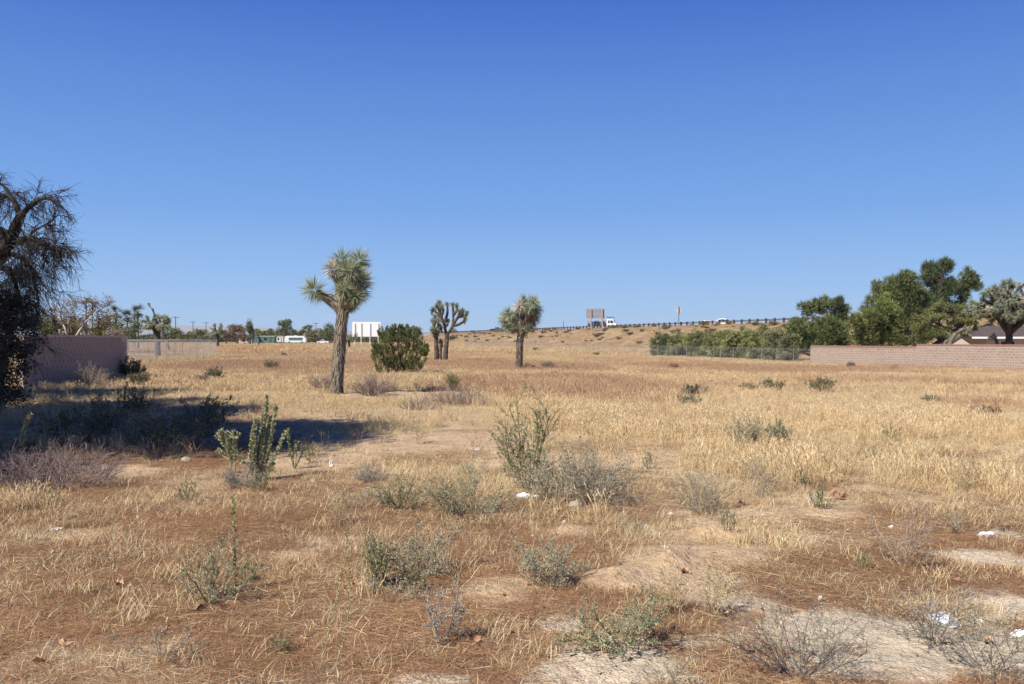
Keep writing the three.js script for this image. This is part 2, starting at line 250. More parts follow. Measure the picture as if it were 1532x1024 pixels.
// ---------------------------------------------------------------- plant builders
function bent(R, a, dir, len, n, wig, trop, gravity = V(0, 1, 0)) { const pts = [a.clone()], d = dir.clone(); let p = a.clone(); for (let i = 0; i < n; i++) { d.addScaledVector(rdir(R), wig).addScaledVector(gravity, trop).normalize(); p = p.clone().addScaledVector(d, len / n); pts.push(p); } return pts; }
const taper = (n, r0, r1) => Array.from({ length: n }, (_, i) => mix(r0, r1, i / (n - 1)));
function weed(bs, bl, R, o) {           // o: n, h, spread, levels, kids, ratio, r0, wig, trop, leaf, lw, lper, lc, sc
  const pick = () => { const k = R(), c = o.lc[Math.floor(R() * o.lc.length)]; return mulc(c, 0.75 + 0.5 * k); };
  const grow = (a, dir, len, r, lev) => {
    const n = 4, pts = bent(R, a, dir, len, n, o.wig, o.trop);
    bs.tube(pts, taper(n + 1, r, r * 0.45), lev === 0 ? 4 : 3, mulc(o.sc[Math.floor(R() * o.sc.length)], 0.8 + 0.4 * R()));
    if (lev >= (o.leafFrom ?? 1) && o.lper) {
      const m = Math.max(1, Math.round(len * o.lper * (0.6 + 0.8 * R())));
      for (let i = 0; i < m; i++) { const t = R() * n, k = Math.min(n - 1, Math.floor(t)), q = pts[k].clone().lerp(pts[k + 1], t - k), ax = pts[k + 1].clone().sub(pts[k]).normalize(), d = rdir(R).addScaledVector(ax, 0.5).addScaledVector(V(0, 1, 0), 0.3).normalize(); bl.leaf(q, d, perp(d, R), o.leaf * (0.6 + 0.8 * R()), o.lw * (0.7 + 0.6 * R()), pick()); }
    }
    if (lev < o.levels) for (let i = 0; i < o.kids; i++) {
      const t = (0.2 + 0.8 * (i + R()) / o.kids) * n, k = Math.min(n - 1, Math.floor(t)), q = pts[k].clone().lerp(pts[k + 1], t - k), ax = pts[k + 1].clone().sub(pts[k]).normalize();
      const d = ax.multiplyScalar(o.along ?? 0.8).add(rdir(R).multiplyScalar(o.open ?? 0.8)).normalize(); if (d.y < -0.2) d.y *= -0.5;
      grow(q, d.normalize(), len * o.ratio * (0.6 + 0.6 * R()) * (1 - 0.35 * t / n), r * 0.55, lev + 1);
    }
  };
  for (let i = 0; i < o.n; i++) {
    const a = R() * 6.283, s = o.spread * Math.sqrt(R()), dir = V(Math.sin(s) * Math.cos(a), Math.cos(s), Math.sin(s) * Math.sin(a)), rb = o.root ?? 0.03;
    grow(V(dir.x * rb + (R() - 0.5) * rb, 0, dir.z * rb + (R() - 0.5) * rb), dir, o.h * (0.65 + 0.5 * R()), o.r0 * (0.7 + 0.6 * R()), 0);
  }
}
function weedThing(name, label, cat, x, d, o, seed, group) {
  const R = rng(seed), bs = new MB(), bl = new MB(); weed(bs, bl, R, o);
  const t = thing(name, label, cat, [x, H(x, d) - 0.012, -d], 0, group); part('stems', bs.geo(), M.stem, t); if (bl.p.length) part('leaves', bl.geo(), M.leaf, t); return t;
}
const GREY = [[0.38, 0.365, 0.23], [0.46, 0.42, 0.29], [0.29, 0.29, 0.155]], GRN = [[0.26, 0.265, 0.10], [0.31, 0.30, 0.13], [0.2, 0.21, 0.085]], OLV = [[0.19, 0.185, 0.085], [0.14, 0.145, 0.065]], DST = [[0.34, 0.275, 0.2], [0.42, 0.36, 0.29], [0.25, 0.19, 0.14]], PUR = [[0.31, 0.225, 0.195], [0.39, 0.30, 0.265], [0.22, 0.155, 0.135]];

// foliage tree: lobes are ellipsoids [x, y, depth, rx, ry, rz] in metres
function leafTree(o) {
  const R = rng(o.seed), t = thing(o.name, o.label, o.category || 'tree', [o.x, H(o.x, o.d), -o.d], 0, o.group);
  const bt = new MB(), bc = new MB(), y0 = H(o.x, o.d);
  const loc = (x, y, d) => V(x - o.x, y - y0, -(d - o.d));
  const lobes = o.lobes.map(l => ({ c: loc(l[0], l[1], l[2]), r: [l[3], l[4], l[5]] }));
  if (o.ragged) for (const l of lobes.slice()) { for (let i = 0; i < o.ragged; i++) { const q = rdir(R), k = 0.28 + 0.26 * R(); lobes.push({ c: l.c.clone().add(V(q.x * l.r[0] * 0.92, q.y * l.r[1] * 0.92, q.z * l.r[2] * 0.92)), r: l.r.map(v => v * k) }); } l.r = l.r.map(v => v * 0.86); }
  const top = lobes.reduce((a, l) => Math.max(a, l.c.y), 0), r0 = o.r0 || 0.05 * top + 0.05, bc0 = o.bark || [0.14, 0.1, 0.075];
  const trunks = o.trunks || [[0, 0]], tp = [];
  for (const [tx, tz] of trunks) {
    const near = trunks.length > 1 ? lobes.filter(l => Math.abs(l.c.x - tx) < 3) : lobes, hi = (near.length ? near : lobes).reduce((a, l) => l.c.y > a.c.y ? l : a);
    const pts = []; for (let i = 0; i <= 6; i++) { const k = i / 6; pts.push(V(mix(tx, hi.c.x, k * k) + (i && i < 6 ? (R() - 0.5) * r0 * 1.5 : 0), -0.1 + k * (hi.c.y + 0.1), mix(tz, hi.c.z, k * k))); }
    bt.tube(pts, pts.map((_, i) => r0 / Math.sqrt(trunks.length) * mix(1.15, 0.15, i / 6)), 7, bc0); tp.push(pts);
  }
  for (const l of lobes) {
    let pts = tp[0]; for (const q of tp) if (Math.abs(q[0].x - l.c.x) < Math.abs(pts[0].x - l.c.x)) pts = q;
    const hy = Math.max(0.15, l.c.y - l.r[1] * 0.5 - Math.hypot(l.c.x, l.c.z) * 0.35), k = clamp(hy / pts[6].y * 6, 0, 5.6), f = Math.floor(k), a = pts[f].clone().lerp(pts[f + 1], k - f);
    const mid = a.clone().lerp(l.c, 0.5).add(V((R() - 0.5) * 0.3, 0.15, (R() - 0.5) * 0.3)); bt.tube([a, mid, l.c], [r0 * 0.4, r0 * 0.28, r0 * 0.12], 5, bc0);
    const area = 4 * (l.r[0] * l.r[1] + l.r[1] * l.r[2] + l.r[0] * l.r[2]), rc = o.clump || 0.45, K = Math.max(5, Math.round(area / (rc * rc * 2.2) * (o.fill || 1)));
    for (let i = 0; i < K; i++) {
      const dir = rdir(R); if (dir.y < -0.55) dir.y *= -1; const rad = 0.5 + (o.ragged ? 0.62 : 0.5) * Math.pow(R(), 0.8), c = l.c.clone().add(V(dir.x * l.r[0] * rad, dir.y * l.r[1] * rad, dir.z * l.r[2] * rad));
      const tone = mulc(mixc(o.cols[0], o.cols[1], R()), 0.5 + 1.0 * R()), cr = rc * (0.5 + 0.8 * R());
      if (i % 3 === 0) bt.tube([l.c, l.c.clone().lerp(c, 0.55).add(V(0, -0.05, 0)), c], [r0 * 0.1, r0 * 0.07, r0 * 0.03], 3, bc0);
      if (o.spray && rad > 0.8) for (let j = 0; j < o.spray; j++) { const ld = dir.clone().multiplyScalar(0.8).add(V(0, 0.7, 0)).addScaledVector(rdir(R), 0.7).normalize(); bc.leaf(c.clone().addScaledVector(ld, cr * 0.5), ld, perp(ld, R), 0.5 + 0.3 * R(), 0.07, mulc(tone, 0.9 + 0.3 * R())); }
      for (let j = 0; j < (o.per || 60); j++) {
        const q = rdir(R), rr = cr * Math.cbrt(R()), p = c.clone().add(V(q.x * rr, q.y * rr * (o.needle ? 1.15 : 0.75), q.z * rr)), ld = (o.needle ? q.clone().multiplyScalar(0.9).add(V(0, 0.45, 0)).addScaledVector(rdir(R), 0.5) : rdir(R).add(V(0, o.droop ? -0.6 : 0.1, 0))).normalize();
        bc.leaf(p, ld, perp(ld, R), o.leaf * (0.6 + 0.8 * R()), o.lw * (0.7 + 0.6 * R()), mulc(tone, 0.8 + 0.4 * R()));
      }
    }
  }
  part('trunk', bt.geo(), M.stem, t); part('crown', bc.geo(), M.leaf, t); return t;
}
const pl = (d, list, dz = 0.8) => { const R = rng(list.length * 77 + (d | 0)); return list.map(([px, py, rx, ry]) => { const dd = d + (R() - 0.5) * dz * rx * d / F; return [xz(px, dd), EYE + (HY - py) / F * dd, dd, rx * d / F, ry * d / F, (rx + ry) / 2 * d / F]; }); };

// yucca trees: a shaggy trunk, forking limbs and spiky leaf rosettes
function rosette(R, c, axis, rl, n, lw, cols, parent, dead = 0.4, mat = M.leaf) {
  const b = new MB(), core = rl * 0.16;
  for (let i = 0; i < n; i++) {
    const ca = mix(1, -0.62, Math.pow(R(), 0.85)), sa = Math.sqrt(1 - ca * ca), a = R() * 6.283, u = perp(axis, rng(7)), w = axis.clone().cross(u), d = axis.clone().multiplyScalar(ca).addScaledVector(u, sa * Math.cos(a)).addScaledVector(w, sa * Math.sin(a));
    d.y -= 0.10 * (1 - ca); d.addScaledVector(rdir(R), 0.09).normalize();
    const base = c.clone().addScaledVector(axis, core * (ca - 0.4)).addScaledVector(d, core * 0.5);
    const col = mulc(mixc(cols[0], cols[1], R()), 0.8 + 0.4 * R());
    b.leaf(base, d, perp(d, R), rl * (0.72 + 0.4 * R()), lw, col, mulc(col, 1.05));
  }
  const m = Math.round(n * dead);
  for (let i = 0; i < m; i++) {                                // old leaves folded back along the limb
    const t = R(), q = c.clone().addScaledVector(axis, -core - t * rl * 1.15), d = perp(axis, R).multiplyScalar(0.75).addScaledVector(axis, -0.55 - 0.5 * t); d.y -= 0.35; d.normalize();
    b.leaf(q, d, perp(d, R), rl * (0.55 + 0.35 * R()), lw * 0.9, mulc(cols[2], 0.6 + 0.7 * R()));
  }
  return part('leaf_rosette', b.geo(), mat, parent);
}
function yucca(o) {  // o.paths: list of point lists (world), o.radii; o.heads: [point, axis?]
  const R = rng(o.seed), t = thing(o.name || 'yucca_tree', o.label, 'tree', [o.x, H(o.x, o.d), -o.d], 0, o.group), off = V(o.x, H(o.x, o.d), -o.d);
  const bt = new MB(), bd = new MB(), fine = o.fine || 1;
  const limbs = o.paths.map(q => ({ pts: new THREE.CatmullRomCurve3(q.pts.map(v => v.clone().sub(off))).getPoints(q.pts.length * (o.seg || 4)), r0: q.r0, r1: q.r1 }));
  limbs.forEach((l, li) => {
    const n = l.pts.length, sides = li ? Math.max(6, 8 * fine | 0) : 12, b = li ? new MB() : bt;
    b.tube(l.pts, l.pts.map((_, i) => mix(l.r0, l.r1, i / (n - 1)) * (i < 2 && !li ? 1.18 - 0.1 * i : 1)), sides, o.bark || [0.47, 0.415, 0.36], (i, k) => 0.9 + 0.2 * hash(i * 31 + li * 7, k * 17 + o.seed));
    if (li) part('limb', b.geo(), M.bark, t);
    if (o.shag) for (let i = 0; i < o.shag * (li ? 1 : 1.6); i++) {          // dead leaves hanging flat on the bark
      const k = (li ? 0 : Math.pow(R(), 0.7) * 0.2 + 0.8 * R()) * (n - 1) || R() * (n - 1), f = Math.min(n - 2, Math.floor(k)), q = l.pts[f].clone().lerp(l.pts[f + 1], k - f), ax = l.pts[f + 1].clone().sub(l.pts[f]).normalize(), out = perp(ax, R), r = mix(l.r0, l.r1, k / (n - 1));
      const d = ax.clone().multiplyScalar(-1).addScaledVector(out, 0.12 + 0.22 * R()); d.y -= 0.3; d.normalize();
      bd.leaf(q.addScaledVector(out, r * 0.97), d, out.clone().cross(ax).addScaledVector(rdir(R), 0.3).normalize(), (o.rl || 0.35) * (0.35 + 0.4 * R()), 0.02 + 0.012 * R(), mulc([0.30, 0.245, 0.185], 0.55 + 0.8 * R()));
    }
  });
  part('trunk', bt.geo(), M.bark, t); if (bd.p.length) part('dead_leaves', bd.geo(), M.dry, t);
  for (const h of o.heads) {
    const c = h[0].clone().sub(off); let ax = h[1];
    if (!ax) { let best = null, bd2 = 1e9; for (const l of limbs) { const e = l.pts[l.pts.length - 1], dd = e.distanceTo(c); if (dd < bd2) { bd2 = dd; best = l; } } ax = best.pts[best.pts.length - 1].clone().sub(best.pts[best.pts.length - 3]).normalize(); if (bd2 > 0.12) ax.add(c.clone().sub(best.pts[best.pts.length - 1]).normalize()).normalize(); }
    rosette(R, c, ax, (o.rl || 0.35) * (h[2] || 1), o.n || 200, o.lw || 0.02, h[3] || o.cols, t, o.dead ?? 0.4);
  }
  return t;
}
const YC = [[0.25, 0.29, 0.16], [0.43, 0.45, 0.285], [0.42, 0.34, 0.23]], YPALE = [[0.5, 0.45, 0.34], [0.58, 0.53, 0.42], [0.34, 0.25, 0.16]];

// ---------------------------------------------------------------- the large yucca in the middle of the field
{
  const d = 27, p = (px, py, dz = 0) => P(px, py, d + dz);
  const [bx] = [xz(504, d)], base = V(bx, H(bx, d) - 0.1, -d);
  const limb = (pts, r0, r1) => ({ pts, r0, r1 });
  yucca({ seed: 11, x: bx, d, label: 'tall single-trunk yucca with a clustered spiky crown beside purple weeds', rl: 0.46, n: 330, lw: 0.017, cols: YC, shag: 620, dead: 0.5, fine: 1.2,
    paths: [limb([base, p(505, 555), p(508, 520, 0.05), p(510, 490), p(513, 466), p(516, 445)], 0.175, 0.15),
      limb([p(511, 468), p(501, 455, -0.05), p(489, 446, -0.1), p(474, 437, -0.2)], 0.11, 0.09), limb([p(513, 462), p(509, 440), p(506, 420), p(500, 407, -0.1)], 0.12, 0.09),
      limb([p(514, 455), p(517, 428, 0.1), p(514, 405, 0.15), p(511, 392, 0.2)], 0.12, 0.09), limb([p(516, 450), p(526, 425, 0.25), p(533, 405, 0.3), p(536, 392, 0.3)], 0.11, 0.09),
      limb([p(516, 455), p(522, 435, -0.2), p(524, 415, -0.35), p(523, 407, -0.4)], 0.11, 0.09), limb([p(517, 456), p(530, 442, 0), p(538, 428, -0.05), p(541, 422, -0.05)], 0.11, 0.09),
      limb([p(515, 460), p(514, 446, -0.3), p(514, 436, -0.45)], 0.1, 0.08), limb([p(516, 462), p(524, 452, -0.2), p(529, 445, -0.35)], 0.1, 0.08), limb([p(517, 462), p(528, 452, 0.3), p(537, 438, 0.45)], 0.1, 0.08)],
    heads: [[p(468, 434, -0.25), V(-0.8, 0.25, 0.45).normalize(), 1.05], [p(498, 403, -0.12), V(-0.55, 0.7, 0.4).normalize(), 0.8, YPALE], [p(511, 390, 0.2), V(-0.1, 1, 0).normalize()], [p(537, 390, 0.3), V(0.3, 0.95, 0).normalize()], [p(523, 404, -0.4), V(0, 0.7, 0.7).normalize(), 1.05], [p(541, 421, -0.05), V(0.8, 0.5, 0.3).normalize()], [p(514, 433, -0.5), V(-0.3, 0.3, 0.9).normalize(), 0.85], [p(530, 444, -0.38), V(0.4, 0.1, 0.9).normalize(), 0.9], [p(538, 437, 0.45), V(0.7, 0.3, -0.6).normalize(), 0.95], [p(525, 456, -0.1), V(0.5, -0.35, 0.7).normalize(), 0.7], [p(531, 408, 0), V(0.3, 0.7, 0.5).normalize(), 0.95]] });
}
{ // bushy yucca further back
  const d = 56, p = (px, py, dz = 0) => P(px, py, d + dz), bx = xz(776.5, d), base = V(bx, H(bx, d) - 0.1, -d), R = rng(23);
  const hp = [[797, 451], [784, 450], [803, 461], [791, 461], [777, 458, 1], [775, 469], [762, 470], [754, 482], [759, 490], [768, 492, 1], [795, 484], [801, 474], [771, 482], [785, 475, 1], [790, 470], [766, 478], [781, 466], [799, 455], [755, 475], [786, 487]];
  const heads = [], paths = [{ pts: [base, p(777, 530), p(778, 510), p(780, 492)], r0: 0.23, r1: 0.2 }];
  for (const [px, py, pale] of hp) { const dz = (R() - 0.5) * 1.5, e = p(px, py, dz), m = p(mix(780, px, 0.5) + (R() - 0.5) * 3, mix(492, py, 0.4), dz * 0.5); paths.push({ pts: [p(780, 495), m, e], r0: 0.13, r1: 0.08 }); const ax = e.clone().sub(m).normalize().add(V(-0.15, 0.1, 0.35)).normalize(); heads.push([e, ax, 0.9 + 0.3 * R(), pale ? YPALE : YC]); }
  yucca({ seed: 31, x: bx, d, label: 'bushy yucca with one thick trunk and a dense leaning crown', rl: 0.5, n: 200, lw: 0.03, cols: YC, shag: 130, dead: 0.6, paths, heads, bark: [0.3, 0.22, 0.17], seg: 3 });
}
{ // two slim yuccas side by side behind the juniper
  const d = 80, p = (px, py, dz = 0) => P(px, py, d + dz);
  const mk = (bx0, seed, label, trunk, limbs, r) => {
    const bx = xz(bx0, d), base = V(bx, H(bx, d) - 0.1, -d), R = rng(seed), paths = [{ pts: [base, ...trunk.map(q => p(...q))], r0: r, r1: r * 0.75 }], heads = [];
    for (const l of limbs) { const dz = (R() - 0.5) * 1.2, pts = l.map((q, i) => p(q[0], q[1], dz * i / Math.max(1, l.length - 1))); paths.push({ pts, r0: r * 0.62, r1: r * 0.4 }); if (l.bare) continue; const e = pts[pts.length - 1]; heads.push([e, V((R() - 0.5) * 0.7, 1, 0.3).normalize(), 0.85 + 0.4 * R()]); }
    return yucca({ seed, x: bx, d, label, rl: 0.33, n: 110, lw: 0.035, cols: [[0.18, 0.2, 0.1], [0.3, 0.31, 0.18], [0.27, 0.21, 0.14]], shag: 40, dead: 0.7, paths, heads, bark: [0.24, 0.18, 0.14], seg: 3 });
  };
  mk(666, 41, 'slim forked yucca with a candelabra of limbs, next to a shorter one', [[667, 525], [668.5, 510], [669, 500]], [[[668, 503], [664.5, 486], [659, 470], [657, 453]], [[663, 482], [655, 470], [647, 463]], [[664, 484], [669, 470], [669, 455]], [[665, 490], [669, 486], [670, 480]], [[660, 473], [656, 463], [653, 458]], [[660, 474], [663, 464], [661, 459]], [[669, 501], [677, 488], [678, 472], [677, 455]], [[678, 472], [683, 465], [683, 457]], [[677, 487], [684, 476], [688, 466]], [[684, 476], [692, 470], [692, 464]], [[677, 488], [688, 485], [695, 479], [696, 476]], [[688, 474], [697, 472], [698.5, 468]]], 0.23);
  mk(652.6, 43, 'short yucca with tufted heads in front of the forked one', [[653, 525], [652.5, 510], [652.6, 500]], [[[652.6, 503], [649, 490], [647.5, 480]], [[652.6, 503], [655, 490], [656, 480]], [[652.6, 505], [648, 498], [646.5, 493]], [[652.6, 502], [653, 497], [652.5, 494]], [[652.6, 503], [657, 496], [659, 490]], [[649, 489], [652, 479], [651, 474]]], 0.22);
  mk(659, 47, 'small young yucca stem between the two slim yuccas', [[659, 528], [659.4, 517]], [[[659.4, 518], [659.4, 513], [659.4, 511]]], 0.16);
}
function crownYucca(o) { // many heads over a rounded crown
  const R = rng(o.seed), bx = xz(o.bx, o.d), base = V(bx, H(bx, o.d) - 0.1, -o.d), fork = P(o.bx + (o.lean || 0), o.fy, o.d), paths = [{ pts: [base, base.clone().lerp(fork, 0.5), fork], r0: o.r, r1: o.r * 0.85 }], heads = [], c = P(o.cx, o.cy, o.d), mains = [];
  for (let i = 0; i < (o.mains || 6); i++) { const a = i / (o.mains || 6) * 6.283 + R(), e = V(c.x + Math.cos(a) * o.rx * 0.45, c.y - o.ry * 0.1 + R() * o.ry * 0.4, c.z + Math.sin(a) * o.rx * 0.4); paths.push({ pts: [fork, fork.clone().lerp(e, 0.5).add(V((R() - 0.5) * 0.4, -0.1, (R() - 0.5) * 0.4)), e], r0: o.r * 0.65, r1: o.r * 0.4 }); mains.push(e); }
  for (let i = 0; i < o.heads; i++) {
    const q = rdir(R); if (q.y < -0.5) q.y = -0.4 * R(); const rad = 0.72 + 0.3 * R(), e = V(c.x + q.x * o.rx * rad, c.y + q.y * o.ry * rad, c.z + q.z * o.rx * 0.85 * rad); let m = mains[0]; for (const k of mains) if (k.distanceTo(e) < m.distanceTo(e)) m = k;
    paths.push({ pts: [m, m.clone().lerp(e, 0.5).add(V(0, 0.1, 0)), e], r0: o.r * 0.36, r1: o.r * 0.25 }); heads.push([e, e.clone().sub(m).normalize().add(V(0, 0.35, 0)).normalize(), 0.85 + 0.4 * R(), R() < 0.06 ? YPALE : o.cols || YC]);
  }
  for (const [px, py] of o.extra || []) { const e = P(px, py, o.d); paths.push({ pts: [c, c.clone().lerp(e, 0.6).add(V(0.15, 0, 0)), e], r0: 0.06, r1: 0.03 }); heads.push([e, V(0, 1, 0), 0.5]); }
  return yucca({ seed: o.seed, x: bx, d: o.d, label: o.label, rl: o.rl || 0.4, n: o.n || 90, lw: o.lw || 0.045, cols: YC, shag: 0, dead: 0.5, paths, heads, bark: [0.2, 0.15, 0.115], seg: 3 });
}
crownYucca({ seed: 51, bx: 1509, d: 77, fy: 500, cx: 1519, cy: 463, rx: 3.9, ry: 2.6, r: 0.33, heads: 130, mains: 9, rl: 0.42, n: 110, cols: [[0.17, 0.2, 0.115], [0.29, 0.31, 0.2], [0.3, 0.24, 0.16]], lean: 1, label: 'broad many-headed yucca rising behind the long block wall by the house' });
crownYucca({ seed: 52, bx: 236, d: 100, fy: 503, cx: 234, cy: 487, rx: 1.7, ry: 1.25, r: 0.3, heads: 34, mains: 5, rl: 0.42, n: 80, lw: 0.05, extra: [[222.5, 455], [228.5, 463]], label: 'rounded yucca with one tall odd stalk behind the chain-link fence' });
crownYucca({ seed: 53, bx: 325.5, d: 212, fy: 509, cx: 325, cy: 496, rx: 1.7, ry: 2.3, r: 0.35, heads: 26, mains: 4, rl: 0.5, n: 50, lw: 0.09, label: 'narrow dark yucca standing past the end of the chain-link fence' });
crownYucca({ seed: 54, bx: 522, d: 190, fy: 512, cx: 525, cy: 507, rx: 1.6, ry: 1.1, r: 0.3, heads: 16, mains: 4, rl: 0.5, n: 50, lw: 0.08, label: 'low spreading yucca beside the large white billboard' });

// ---------------------------------------------------------------- juniper, right-hand trees, hedge
{ // juniper bush
  const d = 47.5, x = xz(600, d), R = rng(61), t = thing('juniper_bush', 'large round dark green juniper bush in the open field', 'bush', [x, H(x, d), -d]), bs = new MB(), bl = new MB();
  const tops = [[575, 497, 12], [592, 492, 9], [605, 493, 9], [618, 496, 9], [565, 515, 12], [582, 512, 16], [600, 510, 16], [622, 510, 14], [634, 520, 10], [566, 535, 14], [585, 535, 18], [608, 535, 18], [628, 535, 14], [572, 550, 14], [595, 550, 16], [620, 548, 14], [640, 527, 4], [560, 525, 8]];
  for (const [px, py, rr] of tops) {
    const dz = (R() - 0.5) * 1.9 - 0.1, c = P(px, py, d + dz).sub(V(x, H(x, d), -d)), rad = rr * d / F;
    bs.tube([V((R() - 0.5) * 0.5, -0.05, (R() - 0.5) * 0.4), c.clone().multiplyScalar(0.5).add(V(0, -0.1, 0)), c], [0.05, 0.03, 0.01], 5, [0.16, 0.11, 0.08]);
    for (let i = 0; i < 52; i++) {                            // upright sprays of scale leaves
      const q = rdir(R), cc = c.clone().add(V(q.x * rad, q.y * rad * 0.85 - rad * 0.1, q.z * rad)), tone = mulc(mixc([0.09, 0.105, 0.03], [0.19, 0.195, 0.06], R()), 0.85 + 0.3 * R()), ax = V(q.x * 0.6, 0.8, q.z * 0.6).normalize();
      for (let j = 0; j < 46; j++) { const k = R(), b = cc.clone().addScaledVector(ax, k * 0.3 - 0.05).addScaledVector(rdir(R), 0.1 * (1.1 - k) * Math.cbrt(R())), ld = ax.clone().addScaledVector(rdir(R), 0.8).normalize(); bl.leaf(b, ld, perp(ld, R), 0.09 * (0.6 + R() * 0.8), 0.03, mulc(tone, 0.75 + 0.5 * R())); }
    }
  }
  part('branches', bs.geo(), M.stem, t); part('foliage', bl.geo(), M.leaf, t); t.scale.set(0.86, 0.93, 0.86);
}
const PINE = [[0.075, 0.1, 0.028], [0.16, 0.185, 0.055]], OLIVE = [[0.12, 0.13, 0.032], [0.21, 0.215, 0.065]];
const tree = (px, d, lobes, o) => leafTree({ x: xz(px, d), d, lobes: pl(d, lobes, o.dz), clump: 0.4, per: 62, leaf: 0.27, lw: 0.065, fill: 0.9, ragged: 4, r0: 0.2, spray: 7, needle: true, cols: PINE, name: 'pine_tree', ...o });
tree(1228, 96, [[1240, 459, 20, 12], [1215, 465, 12, 9], [1256, 470, 10, 10], [1200, 500, 22, 18], [1238, 496, 28, 18], [1215, 520, 30, 14], [1255, 515, 16, 16], [1190, 515, 14, 14]], { seed: 71, label: 'dark pine with a low skirt beside the end of the long block wall' });
tree(1312, 90, [[1310, 462, 16, 18], [1300, 485, 22, 20], [1328, 478, 20, 22], [1340, 500, 20, 12], [1305, 502, 24, 12], [1322, 500, 18, 12], [1296, 511, 20, 8], [1335, 511, 24, 8]], { seed: 72, cols: [[0.085, 0.11, 0.028], [0.19, 0.21, 0.055]], trunks: [[-0.8, 0], [0.4, 0.3], [1.4, -0.2]], label: 'dense bushy pine with several trunks behind the stepped block wall' });
tree(1352, 99, [[1335, 428, 18, 13], [1354, 418, 13, 9], [1322, 440, 14, 12], [1358, 440, 18, 17], [1370, 458, 15, 16], [1378, 438, 8, 9], [1345, 452, 18, 14], [1380, 475, 14, 12], [1350, 475, 22, 16], [1366, 492, 20, 14], [1372, 507, 22, 9]], { seed: 73, label: 'tall broad pine rising behind the bushy one' });
tree(1405, 106, [[1402, 408, 18, 12], [1416, 397, 9, 7], [1393, 416, 9, 8], [1404, 428, 17, 12], [1412, 445, 18, 12], [1396, 455, 16, 12], [1410, 470, 18, 12], [1424, 430, 6, 12]], { seed: 74, cols: [[0.06, 0.085, 0.03], [0.13, 0.155, 0.055]], label: 'tallest pine of the cluster with a narrow rounded top' });
tree(1434, 109, [[1446, 416, 9, 9], [1457, 418, 6, 7], [1436, 428, 8, 7], [1447, 432, 10, 8], [1462, 428, 5, 6], [1440, 445, 9, 7], [1428, 462, 9, 8]], { seed: 75, fill: 0.6, cols: [[0.06, 0.085, 0.03], [0.13, 0.155, 0.055]], label: 'thin open pine with a bare lower trunk beside the tallest pine' });
tree(1412, 85, [[1410, 462, 16, 11], [1440, 470, 20, 14], [1398, 482, 26, 16], [1438, 490, 20, 14], [1378, 495, 20, 12], [1405, 502, 24, 9], [1455, 480, 12, 14]], { seed: 76, name: 'leafy_tree', needle: false, leaf: 0.13, lw: 0.07, per: 75, spray: 0, cols: OLIVE, label: 'yellow-green rounded tree in front of the pines' });
{ // row of shrubs behind the fence at the foot of the embankment
  const R = rng(81), xs = [[992, 513, 14, 14], [1018, 515, 18, 15], [1046, 513, 20, 15], [1074, 512, 20, 16], [1102, 511, 20, 17], [1130, 510, 20, 19], [1158, 512, 18, 20], [1180, 518, 12, 18]];
  xs.forEach(([px, py, rx, ry], i) => { const t = (px - 980) / 205, d = mix(121, 91, t); leafTree({ seed: 810 + i, name: 'hedge_shrub', category: 'shrub', group: 'leafy shrubs behind the roadside fence', label: i ? 'leafy olive-green shrub with pale yellow top behind the roadside fence' : 'dark green end shrub of the row behind the roadside fence', x: xz(px, d), d, lobes: pl(d, [[px - rx * 0.35, py, rx * 0.75, ry], [px + rx * 0.4, py - 1, rx * 0.75, ry * 1.05], [px, py + 8, rx, ry * 0.7], [px - 3, py + 17, rx * 1.05, ry * 0.62], [px + 5, py + 20, rx, ry * 0.5]]), ragged: 2, clump: 0.42, per: 80, leaf: 0.16, lw: 0.065, cols: i ? (i > 5 ? [[0.13, 0.145, 0.06], [0.22, 0.23, 0.1]] : [[0.15, 0.17, 0.055], [0.29, 0.295, 0.11]]) : [[0.08, 0.1, 0.03], [0.13, 0.15, 0.045]], r0: 0.1 }); });
}
// ---------------------------------------------------------------- left background trees, palms, far trees
const bg = (name, label, px, d, lobes, o = {}) => leafTree({ name, label, x: xz(px, d), d, lobes: pl(d, lobes), clump: 0.6, per: 45, leaf: 0.2, lw: 0.11, ragged: 2, cols: PINE, seed: px * 3 + (d | 0), ...o });
const RUST = [[0.22, 0.115, 0.045], [0.27, 0.17, 0.06]], BRN = [[0.23, 0.165, 0.09], [0.30, 0.215, 0.115]];
bg('leafy_tree', 'dull green tree close behind the shaded block wall, by the bare tree', 75, 78, [[70, 492, 16, 14], [84, 494, 14, 12], [58, 488, 14, 16]], { cols: OLIVE, leaf: 0.16 });
bg('leafy_tree', 'rust and green tree behind the shaded block wall', 105, 84, [[104, 482, 15, 12], [116, 490, 14, 12], [94, 494, 12, 10]], { cols: [RUST[0], OLIVE[1]], leaf: 0.16 });
bg('leafy_tree', 'orange-tinted low tree left of the palms', 148, 95, [[146, 492, 14, 12], [160, 488, 12, 13], [136, 496, 12, 9]], { cols: [RUST[1], OLIVE[0]], leaf: 0.18 });
bg('leafy_tree', 'dark olive tree standing in front of the palms', 182, 120, [[176, 492, 13, 14], [190, 496, 12, 11], [204, 494, 12, 14]], { cols: PINE });
bg('dry_shrub', 'grey-brown bare shrub behind the end of the shaded wall', 178, 92, [[176, 497, 12, 9], [188, 500, 9, 7]], { cols: [[0.22, 0.18, 0.14], [0.28, 0.23, 0.18]], leaf: 0.25, lw: 0.03, fill: 0.7, category: 'shrub' });
bg('leafy_tree', 'dark tree just right of the rounded yucca', 252, 140, [[250, 497, 10, 11], [260, 500, 8, 8]], {});
